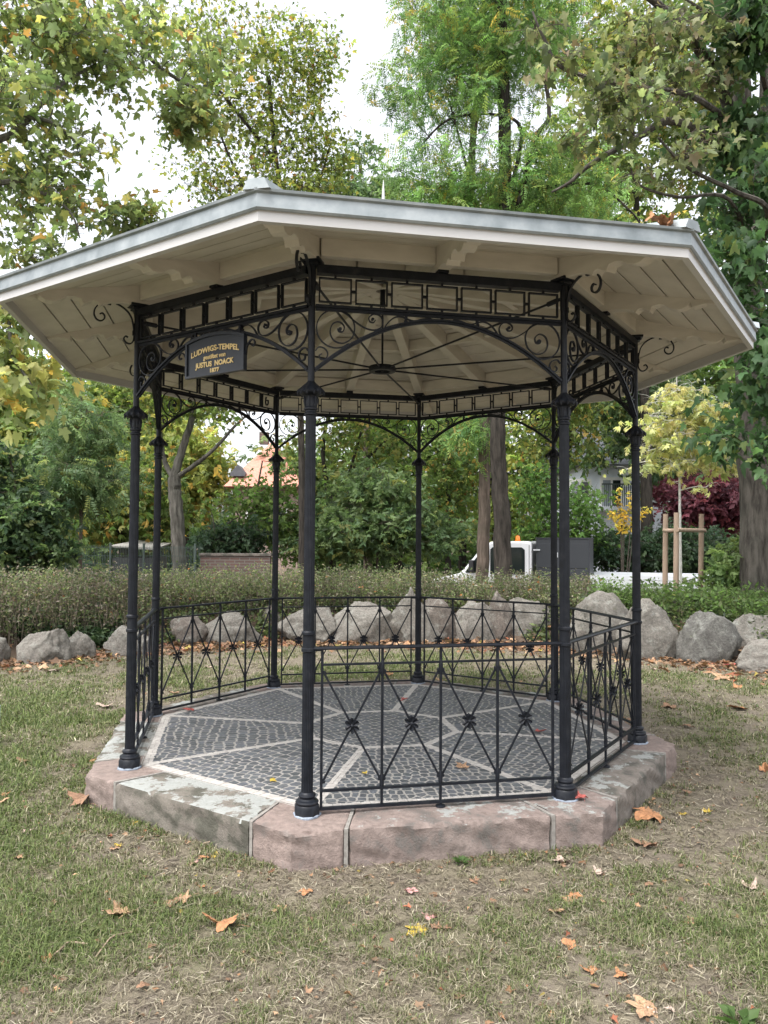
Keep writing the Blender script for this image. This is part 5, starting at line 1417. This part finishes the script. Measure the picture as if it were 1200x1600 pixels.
FL = [('large curled tan leaf at lower left of the lawn', 190, 1430, .125, 'tan', .9, .5), ('tan leaf right of a darker scrap, left of centre below the step', 285, 1409, .075, 'tan', .6, 2.),
 ('brownish leaf scrap touching the tan leaf at left', 266, 1416, .06, 'brown', .3, 1.), ('long folded orange tan leaf on the lawn left of centre', 346, 1452, .115, 'orange', .9, 1.5),
 ('small pinkish tan leaf on the grass below the front column', 436, 1422, .065, 'tan', .3, .2), ('pointed orange leaf just below the front column step', 478, 1397, .06, 'orange', .3, 3.),
 ('big brown curled leaf by the left corner of the step', 126, 1257, .14, 'brown', .9, 1.2), ('small yellow leaf by the lichened step at left', 208, 1287, .05, 'yellow', .3, .4),
 ('largest bright yellow leaf in the middle of the lawn', 650, 1457, .082, 'yellow', .3, 2.4), ('small pink leaf on the lawn, the farther one near the yellow leaf', 640, 1395, .055, 'pink', .3, .9),
 ('pink leaf right above the bright yellow leaf', 671, 1437, .06, 'pink', .3, 2.9), ('tan leaf, nearest of a group of three right of centre', 866, 1425, .07, 'tan', .6, .8),
 ('tan leaf in the middle of the group of three right of centre', 886, 1412, .055, 'tan', .3, 1.9), ('tan leaf, farthest of the group of three right of centre', 898, 1403, .05, 'orange', .3, 2.9),
 ('narrow orange leaf alone right of centre', 888, 1478, .055, 'orange', .9, 1.4), ('whitish pink leaf close to the front step', 877, 1349, .075, 'pale', .6, .2),
 ('big crumpled brown leaf standing by the right side of the step', 1010, 1281, .17, 'orange', .9, 2.2), ('long flattened brown leaf in front of the crumpled one', 1006, 1323, .12, 'brown', .6, 1.3),
 ('round tan leaf at the bottom right of the picture', 1005, 1583, .085, 'tan', .3, 2.6), ('pale tan leaf on the lawn near the right edge', 1170, 1390, .065, 'pale', .6, .3),
 ('little yellow leaf at the right beside a second one', 1104, 1270, .055, 'yellow', .6, 1.6), ('little yellow leaf right of the crumpled brown leaf', 1066, 1273, .05, 'yellow', .3, .6),
 ('slim orange leaf near the bottom right', 970, 1526, .05, 'orange', .9, .4), ('small brown orange leaf flat on the lawn below right', 922, 1519, .05, 'orange', .6, 1.5),
 ('tiny pink tan leaf left of the front corner stone', 300, 1351, .055, 'pink', .3, .7), ('orange tan leaf near the lichened step', 319, 1343, .055, 'orange', .6, 2.5),
 ('small cream yellow leaf near the lichened step', 337, 1338, .045, 'yellow', .3, .1), ('tiny yellow leaf left of the lichened step', 184, 1324, .04, 'yellow', .6, 1.1),
 ('pale curled leaf right of the front corner stone', 933, 1368, .055, 'pale', .9, 2.), ('orange leaf on the grass at far left', 150, 1190, .10, 'orange', .6, .5),
 ('tan leaf on the lawn left of the leftmost column', 162, 1106, .13, 'pale', .6, 1.8), ('broad tan leaf on the lawn at right below the boulders', 1128, 1062, .20, 'tan', .3, 2.1),
 ('brown leaf on the lawn right of the rightmost column', 1044, 1106, .13, 'brown', .6, .2), ('orange brown leaf at the right edge of the lawn', 1152, 1108, .16, 'orange', .3, 1.),
 ('reddish leaf by the low boulder at the right edge', 1140, 1040, .15, 'red', .3, 2.), ('pale leaf on the bare soil at left by the boulders', 80, 1050, .16, 'pale', .3, .9)]
for lab, px, py, sz, cl, cu, rz_ in FL: fallen(lab, px, py, sz, cl, cu, rz_)
for lab, px, py, sz, cl, cu in (('tan leaf lying on the mosaic behind the front railing', 720, 1198, .075, 'tan', .3), ('reddish leaf on the mosaic near the right front column', 845, 1144, .07, 'red', .6),
                                ('red leaf on the white mosaic border at left', 294, 1110, .075, 'red', .3), ('red leaf on the corner stone beside the right front column', 906, 1247, .07, 'red', .6),
                                ('tiny yellow leaf on the mosaic left of the front column', 427, 1220, .035, 'yellow', .3), ('tiny yellow leaf on the mosaic behind the front column', 570, 1210, .035, 'yellow', .6),
                                ('small brown leaf on the far white strip', 632, 1094, .06, 'red', .6)):
    fallen(lab, px, py, sz, cl, cu, random.random()*6, z=0.006)
for i in range(60):
    for _ in range(50):
        t = R_(random.uniform(-30, 30)); d_ = math.exp(random.uniform(math.log(2.7), math.log(11)))
        x_, y_ = CAM[0]+d_*math.sin(t), CAM[1]+d_*math.cos(t)
        if bool(clear(np.array([x_]), np.array([y_]))[0]) and math.hypot(x_, y_) < 5.6: break
    cl = random.choice(['tan', 'orange', 'brown', 'brown', 'pale']); key = (cl, random.choice([.3, .6, .9]), random.randint(200, 202))
    if key not in LMESH:
        v_, f_ = curled_leaf(key[1], len(LMESH)+3); me = bpy.data.meshes.new('fallen_leaf'); me.from_pydata(v_, [], f_); me.polygons.foreach_set('use_smooth', [True]*len(f_)); me.materials.append(LM[cl]); LMESH[key] = me
    o = bpy.data.objects.new('fallen_leaf', LMESH[key]); COL.objects.link(o)
    sc_ = random.uniform(.028, .055) if d_ < 5 else random.uniform(.06, .13)
    o.location = (x_, y_, zg(x_, y_)+.006); o.rotation_euler = (random.uniform(-.2, .2), random.uniform(-.2, .2), random.random()*6.28); o.scale = (sc_,)*3
    tag(o, 'small dry dead leaf scattered on the lawn', 'leaf', 'small dead leaves scattered on the lawn')
for lab, px, py, ln_, rz_ in (('pale dry twig on the lawn at lower left', 150, 1500, .20, 1.3), ('thin curved twig beside the lichened step', 318, 1322, .22, .3), ('pale straw like twig at left of the bottom', 84, 1497, .12, 1.0)):
    p = onz(px, py, GZ); tw = MB(); rr = random.Random(px)
    tw.tube(smooth_path([(0, 0, .012), (ln_*.35, rr.uniform(-.02, .02), .016), (ln_*.7, rr.uniform(-.03, .03), .014), (ln_, rr.uniform(-.04, .04), .008)], 4), .0035, 5)
    tag(tw.build('twig', M['stake'], None, (p[0], p[1], zg(p[0], p[1])+.006), rz_), lab, 'twig')

# ================================================================== STAKES, TRUCK, FENCE, WALL, HOUSES
sk = foot(1067, 7.3)
fr = thing('tree_stakes', 'three weathered wooden stakes with cross rails holding the yellow sapling', 'tree support', sk)
sb = np.array(sk)
for (px, yt, Y) in ((1040, 803, 7.35), (1057, 801, 6.95), (1096, 803, 7.45)):
    a, b = A(px, yt, Y)-sb, A(px-1, 930, Y)-sb
    m = MB(); m.tube([Vector(b)-Vector((0, 0, .5)), Vector(b), Vector((a+b)/2), Vector(a)], [.047, .046, .045, .043], 12, True); m.build('stake', M['stake'], fr)
m = MB(); m.tube([Vector(A(1037, 829, 7.25)-sb), Vector(A(1060, 829, 7.02)-sb)], .036, 10); m.build('rail', M['stake'], fr)
m = MB(); m.tube([Vector(A(1058, 828, 6.86)-sb), Vector(A(1101, 829, 7.34)-sb)], .036, 10); m.build('rail', M['stake'], fr)

def paint(name, c, rough=.35, metal=0, coat=.3):
    m, nt, b = new_mat(name); v_ = coords(nt); f_ = noise(nt, v_, 3, 6)
    nt.links.new(mixc(nt, f_, tuple(q*.85 for q in c), tuple(min(1, q*1.08) for q in c)), b.inputs['Base Color'])
    b.inputs['Roughness'].default_value = rough; b.inputs['Metallic'].default_value = metal; b.inputs['Coat Weight'].default_value = coat; return m
M['white_paint'] = paint('white_vehicle_paint', (.78, .79, .81)); M['box_paint'] = paint('dark_grey_box_paint', (.030, .034, .040), .55, 0, 0)
M['alu'] = paint('aluminium_sides', (.62, .64, .66), .5, .35, 0); M['rubber'] = paint('tyre_rubber', (.02, .02, .02), .85, 0, 0); M['blackplastic'] = paint('black_plastic', (.018, .018, .02), .5, 0, 0)
M['glass'] = paint('dark_window_glass', (.018, .024, .024), .06, 0, 0); M['amber'] = paint('amber_lens', (.85, .22, .02), .2, 0, .5); M['redmark'] = paint('red_marker', (.60, .05, .04), .4, 0, 0)
TY = 14.0; tp = at(838, 880, TY); RZ_ = zg(tp[0], TY)
tk = thing('truck', 'white cab flatbed truck with a dark grey tool box, parked behind the hedge', 'truck', (tp[0], TY, RZ_), R_(-19))
# x: 0 at the back of the cab, negative to the front; y: -1.0 near side .. +1.0 far side; z from the road
prof = [(0.0, 0.55), (0.0, 2.30), (-0.10, 2.335), (-0.95, 2.33), (-1.18, 2.27), (-1.72, 1.62), (-1.85, 1.50), (-2.52, 1.34), (-2.66, 1.20), (-2.72, 0.80), (-2.68, 0.45), (-2.2, 0.45), (-1.3, 0.45)]
m = MB(); m.prism([(x, -.98, z) for x, z in prof], (0, 0, 0), (0, 1.96, 0)); cab = m.build('cab', M['white_paint'], tk, bevel=.05)
def plate(name, pts, mat, par, y, th=.012, inset=None):
    q = MB(); q.prism([(x, y, z) for x, z in pts], (0, -th, 0), (0, th, 0)); return q.build(name, mat, par)
for sy in (-1, 1):
    y = sy*.982
    plate('side_window', [(-.17, 1.50), (-.17, 2.12), (-.25, 2.18), (-.98, 2.18), (-1.04, 2.12), (-1.04, 1.50)], M['glass'], cab, y)
    plate('quarter_window', [(-1.13, 1.52), (-1.13, 2.16), (-1.24, 2.10), (-1.68, 1.55), (-1.66, 1.52)], M['glass'], cab, y)
    plate('door_seam', [(-.07, .6), (-.07, 2.24), (-.058, 2.24), (-.058, .6)], M['blackplastic'], cab, y, .006)
    plate('door_handle', [(-.20, 1.36), (-.20, 1.40), (-.36, 1.40), (-.36, 1.36)], M['blackplastic'], cab, y, .02)
    q = MB(); q.box((-1.50, sy*1.10, 1.70), (.12, .16, .30)); q.box((-1.48, sy*1.02, 1.60), (.04, .12, .04)); q.build('mirror', M['blackplastic'], cab, bevel=.03)
q = MB(); q.bar((-1.20, 0, 2.262), (-1.735, 0, 1.618), 1.72, .012, (0.77, 0, .64)); q.build('windscreen', M['glass'], cab)
q = MB(); q.lathe([(.08, 2.33), (.08, 2.36), (.062, 2.365), (.060, 2.44), (.045, 2.475), (.01, 2.485)], 16, (-.42, -.45, 0)); q.build('beacon', M['amber'], cab)
for sy in (-.7, .7):
    q = MB(); q.box((-2.69, sy, 1.0), (.06, .34, .22)); q.build('headlight', M['alu'], cab, bevel=.03)
q = MB(); q.box((.75, 0, 1.63), (1.30, 1.92, 1.55)); bx = q.build('tool_box', M['box_paint'], tk, bevel=.02)
q = MB(); q.box((.75, 0, 2.415), (1.33, 1.95, .03)); q.build('lid', M['box_paint'], bx)
for x0, x1 in ((.14, .70), (.80, 1.36)):
    q = MB(); q.box(((x0+x1)/2, -.966, 1.98), (x1-x0, .012, .60)); q.box(((x0+x1)/2, -.966, 1.32), (x1-x0, .012, .66)); q.build('door', M['box_paint'], bx, bevel=.004)
q = MB(); q.box((.12, -.99, 2.12), (.16, .03, .035)); q.box((.62, -.985, 2.0), (.04, .03, .12)); q.build('latch', M['alu'], bx)
q = MB(); q.box((3.05, 0, 1.02), (3.30, 2.04, .10)); q.box((1.6, 0, .72), (5.6, .9, .22)); bed = q.build('flatbed', M['alu'], tk)
for sy in (-1, 1):
    q = MB(); q.box((3.05, sy*1.0, 1.30), (3.28, .035, .46))
    for z in (1.16, 1.30, 1.44): q.box((3.05, sy*1.02, z), (3.26, .012, .018))
    q.build('side_board', M['alu'], bed)
q = MB(); q.box((4.68, 0, 1.30), (.035, 1.98, .46)); tb = q.build('tailboard', M['alu'], bed)
for i in range(4):
    q = MB(); q.box((4.702, -.93+.07*i, 1.42), (.006, .055, .16), Matrix.Rotation(R_(25), 3, 'X')); q.build('marker', M['redmark' if i % 2 == 0 else 'white_paint'], tb)
for x in (-2.0, 2.75):
    for sy in (-.86, .86):
        q = MB(); rot = Matrix.Rotation(R_(90), 3, 'X')
        pr = [(.20, -.10), (.33, -.11), (.36, -.08), (.36, .08), (.33, .11), (.20, .10)]
        q.lathe(pr, 28, caps=True); q.v = [tuple(rot @ Vector(p)+Vector((x, sy, .36))) for p in q.v]
        w = q.build('wheel', M['rubber'], tk)
        q = MB(); q.lathe([(.19, -.105), (.19, .105)], 20); q.v = [tuple(rot @ Vector(p)+Vector((x, sy, .36))) for p in q.v]; q.build('rim', M['alu'], w)

# mesh fence at the left
M['fence'] = paint('green_grey_fence_wire', (.065, .09, .08), .6, .2, 0)
f0, f1 = at(104, 852, 13.0), at(312, 850, 13.4); zt = f0[2]; zb_ = zg(f0[0], 13)
fn = thing('mesh_fence', 'green grey wire mesh fence on metal posts beyond the hedge at left', 'fence', (f0[0], 13.0, zb_))
L_ = Vector((f1[0]-f0[0], .4, 0)); dirv = L_.normalized()
for t in (0.0, .325, .575, .965):
    q = MB(); p = L_*t; q.box((p.x, p.y, (zt-zb_)/2+.03), (.05, .05, zt-zb_+.06)); q.build('post', M['fence'], fn)
q = MB()
for z in np.arange(.1, zt-zb_, .20): q.bar((0, .03, z), (L_.x, L_.y+.03, z), .012)
for t in np.linspace(0, 1, 84): q.bar((L_.x*t, L_.y*t+.03, .05), (L_.x*t, L_.y*t+.03, zt-zb_), .009)
q.build('wire_panel', M['fence'], fn)
# low shed roof behind it
s0 = at(205, 858, 15.5); zs = zg(s0[0], 15.5)
sh = thing('shed', 'low dark shed with a pale sloping roof behind the mesh fence', 'shed', (s0[0], 15.5, zs))
q = MB(); q.box((0, .9, (s0[2]-zs)/2-.12), (1.1, 1.6, s0[2]-zs-.24)); q.build('wall', M['blackplastic'], sh)
q = MB(); q.prism([(-.62, 0, 2.20-.05), (.66, 0, 2.12-.05), (.66, 1.9, 2.24), (-.42, 1.9, 2.30)], (0, 0, -.04), (0, 0, 0)); q.build('roof', paint('pale_felt_roof', (.24, .23, .21), .8, 0, 0), sh)
# brick wall
def brick_material():
    m, nt, b = new_mat('red_brown_bricks'); v_ = coords(nt)
    br = N(nt, 'ShaderNodeTexBrick', Scale=1.0); br.inputs['Brick Width'].default_value = .25; br.inputs['Row Height'].default_value = .075; br.inputs['Mortar Size'].default_value = .01
    br.inputs['Color1'].default_value = (.13, .075, .06, 1); br.inputs['Color2'].default_value = (.10, .066, .056, 1); br.inputs['Mortar'].default_value = (.15, .14, .125, 1)
    mp = nt.nodes.new('ShaderNodeMapping'); mp.inputs['Rotation'].default_value = (R_(90), 0, 0); nt.links.new(v_, mp.inputs[0]); nt.links.new(mp.outputs[0], br.inputs['Vector'])
    nt.links.new(br.outputs[0], b.inputs['Base Color']); b.inputs['Roughness'].default_value = .9; return m
w0, w1 = at(313, 868, 13.6), at(422, 869, 13.6); zw = zg(w0[0], 13.6)
bw = thing('brick_wall', 'low red brown brick wall right of the mesh fence', 'wall', (w0[0], 13.6, zw))
q = MB(); q.box(((w1[0]-w0[0])/2, .12, (w0[2]-zw)/2), (w1[0]-w0[0], .24, w0[2]-zw)); q.build('masonry', brick_material(), bw)
q = MB(); q.box(((w1[0]-w0[0])/2, .12, w0[2]-zw+.03), (w1[0]-w0[0]+.06, .30, .06)); q.build('coping', M['greyst'], bw)

# white house
M['render_'] = simple('pale_blue_white_render', [(.3, (.66, .71, .77)), (.7, (.74, .79, .85))], 2, .8); M['frame_'] = paint('white_window_frame', (.80, .80, .78), .5, 0, 0)
M['tile'] = simple('red_roof_tiles', [(.3, (.40, .165, .12)), (.7, (.52, .24, .18))], 6, .8, 0, .5, .03, (1, 1, 4)); M['slate'] = simple('grey_roof_tiles', [(.3, (.06, .065, .075)), (.7, (.10, .105, .12))], 6, .7)
HY = 24.5; h0 = at(957, 770, HY); s_ = (HY-CAM[1])/FPX; hz = zg(h0[0], HY)
hs = thing('white_house', 'pale white house with a french window and balcony seen past the rightmost column', 'house', (h0[0], HY, hz))
X = lambda px: (px-957)*s_
Zp = lambda py: at(957, py, HY)[2]-hz
wl = MB(); wl.box((X(975), 4.0, Zp(727)/2), (X(1180)-X(900)-4.0, 8.0, Zp(727))); wall = wl.build('wall', M['render_'], hs)
hw = (X(1180)-X(900)-4.0)/2+.4; cx = X(975)
rf = MB(); rf.prism([(cx-hw, -.4, Zp(727)), (cx-hw, 4.0, Zp(727)+2.2), (cx-hw, 8.4, Zp(727))], (0, 0, 0), (2*hw, 0, 0)); rf.build('roof', M['slate'], hs)
for pxw, pyt, pyb in ((955, 749, 792), (1025, 752, 775), (905, 752, 775)):
    w = MB(); hwid = X(970)-X(955) if pyb > 780 else .38
    w.box((X(pxw), -.03, (Zp(pyt)+Zp(pyb))/2), (2*hwid+.16, .08, Zp(pyt)-Zp(pyb)+.16)); fr_ = w.build('window', M['frame_'], hs)
    for sg_ in (-1, 1):
        g = MB(); g.box((X(pxw)+sg_*hwid*.52, -.075, (Zp(pyt)+Zp(pyb))/2), (hwid*.80, .02, Zp(pyt)-Zp(pyb)-.08)); g.build('pane', M['glass'] if sg_ > 0 else paint('curtained_pane', (.30, .33, .36), .2, 0, 0), fr_)
q = MB(); zf = Zp(796)
q.box((X(960), -.5, zf), (X(995)-X(928), 1.0, .14)); bal = q.build('balcony', M['render_'], hs)
q = MB()
for x in np.linspace(X(929), X(994), 22): q.box((x, -.97, zf+.50), (.025, .025, .9))
q.box((X(961), -.97, zf+.95), (X(994)-X(929), .05, .05)); q.build('balcony_rail', M['fence'], bal)
# red roofed house
QY = 24.5; g0 = at(395, 720, QY); qz = zg(g0[0], QY)
rh = thing('red_roof_house', 'house with a red tiled roof and chimney showing through the left back arch', 'house', (g0[0], QY, qz))
s2 = (QY-CAM[1])/FPX; X2 = lambda px: (px-395)*s2; Z2 = lambda py: at(395, py, QY)[2]-qz
xa, xb = X2(350), X2(480); ze = Z2(756); zr = at(395, 688, QY+5)[2]-qz
q = MB(); q.box(((xa+xb)/2, 5.0, ze/2), (xb-xa-.8, 9.0, ze)); q.build('wall', paint('pink_house_render', (.36, .27, .23), .9, 0, 0), rh)
q = MB(); q.add([(xa, 0, ze-.1), (xb, 0, ze-.1), (xb-2.2, 5, zr), (xa+1.3, 5, zr), (xb, 10, ze-.1), (xa, 10, ze-.1)], [(0, 1, 2, 3), (5, 3, 2, 4), (0, 3, 5), (1, 4, 2), (0, 5, 4, 1)]); rr2 = q.build('roof', M['tile'], rh)
q = MB(); q.box((X2(384), 5.2, zr+.12), (.42, .4, .55)); q.build('chimney', brick_material(), rr2)
q = MB(); dx = X2(367); zd = Z2(742); yd = 5*(zd-ze+.1)/(zr-ze+.1)-.25
q.add([(dx-.30, yd, zd), (dx+.30, yd, zd), (dx+.30, yd, zd+.12), (dx, yd, zd+.48), (dx-.30, yd, zd+.12), (dx+.30, yd+.6, zd+.14), (dx, yd+1.1, zd+.48), (dx-.30, yd+.6, zd+.14)], [(0, 1, 2, 3, 4), (2, 5, 6, 3), (3, 6, 7, 4), (1, 5, 2), (0, 4, 7)]); q.build('dormer', M['slate'], rr2)
for xx in np.linspace(xa+2, xb-2, 4):
    q = MB(); q.box((xx, .46, ze-1.6), (1.0, .08, 1.3)); w_ = q.build('window', M['frame_'], rh); q = MB(); q.box((xx, .41, ze-1.6), (.82, .02, 1.12)); q.build('pane', M['glass'], w_)
# leaves caught on the eaves
for i, px in enumerate((1030, 1040, 1048, 1056)):
    p = at(px, 354, -2.05)
    o = bpy.data.objects.new('fallen_leaf', [m_ for k_, m_ in LMESH.items() if k_[0] == 'orange'][i % 3]); COL.objects.link(o)
    t_ = (px-400)/(1083-400)
    a_ = colxy(1, 2.66).lerp(colxy(2, 2.66), (.92, .935, .95, .965)[i]); a_ = a_*0.985
    o.location = (a_.x, a_.y, 2.925); o.rotation_euler = (.5, .3*i, i*1.3); o.scale = (.09,)*3
    tag(o, 'dry orange leaf caught on the zinc eaves by the right front hip', 'leaf', 'leaves caught on the eaves')

# ================================================================== LIGHT, SKY, CAMERA
SUN_EL, SUN_AZ = 66, -140                       # azimuth from +Y clockwise
w = bpy.data.worlds.new('World'); scn.world = w; w.use_nodes = True; nt = w.node_tree
bg = nt.nodes['Background']; sky = nt.nodes.new('ShaderNodeTexSky'); sky.sky_type = 'NISHITA'; sky.sun_disc = False
sky.sun_elevation = R_(SUN_EL); sky.sun_rotation = R_(SUN_AZ); sky.air_density = 1.0; sky.dust_density = 5.0; sky.ozone_density = 1.0
hs_ = nt.nodes.new('ShaderNodeHueSaturation'); hs_.inputs['Saturation'].default_value = 0.22
nt.links.new(sky.outputs[0], hs_.inputs['Color']); nt.links.new(hs_.outputs[0], bg.inputs['Color']); bg.inputs['Strength'].default_value = 0.15
sl = bpy.data.lights.new('Sun', 'SUN'); sl.energy = 0.6; sl.angle = R_(25); sl.color = (1.0, .97, .92)
so = bpy.data.objects.new('Sun', sl); COL.objects.link(so)
d = Vector((math.sin(R_(SUN_AZ))*math.cos(R_(SUN_EL)), math.cos(R_(SUN_AZ))*math.cos(R_(SUN_EL)), math.sin(R_(SUN_EL))))
so.rotation_euler = d.to_track_quat('Z', 'Y').to_euler(); so.location = (0, 0, 20)
cd = bpy.data.cameras.new('Camera'); co_ = bpy.data.objects.new('Camera', cd); COL.objects.link(co_)
cd.sensor_fit = 'VERTICAL'; cd.sensor_height = 36; cd.lens = FPX/1600*36; cd.clip_start = .05; cd.clip_end = 1000
co_.matrix_world = Matrix(((CR[0], CU[0], -CF[0], CAM[0]), (CR[1], CU[1], -CF[1], CAM[1]), (CR[2], CU[2], -CF[2], CAM[2]), (0, 0, 0, 1)))
scn.camera = co_
vs_ = scn.view_settings; vs_.view_transform = 'Standard'; vs_.look = 'None'; vs_.gamma = 1; vs_.exposure = 1.75; vs_.use_curve_mapping = False
cy = scn.cycles; cy.max_bounces = 6; cy.diffuse_bounces = 4; cy.glossy_bounces = 2; cy.transmission_bounces = 2; cy.transparent_max_bounces = 4; cy.use_denoising = True
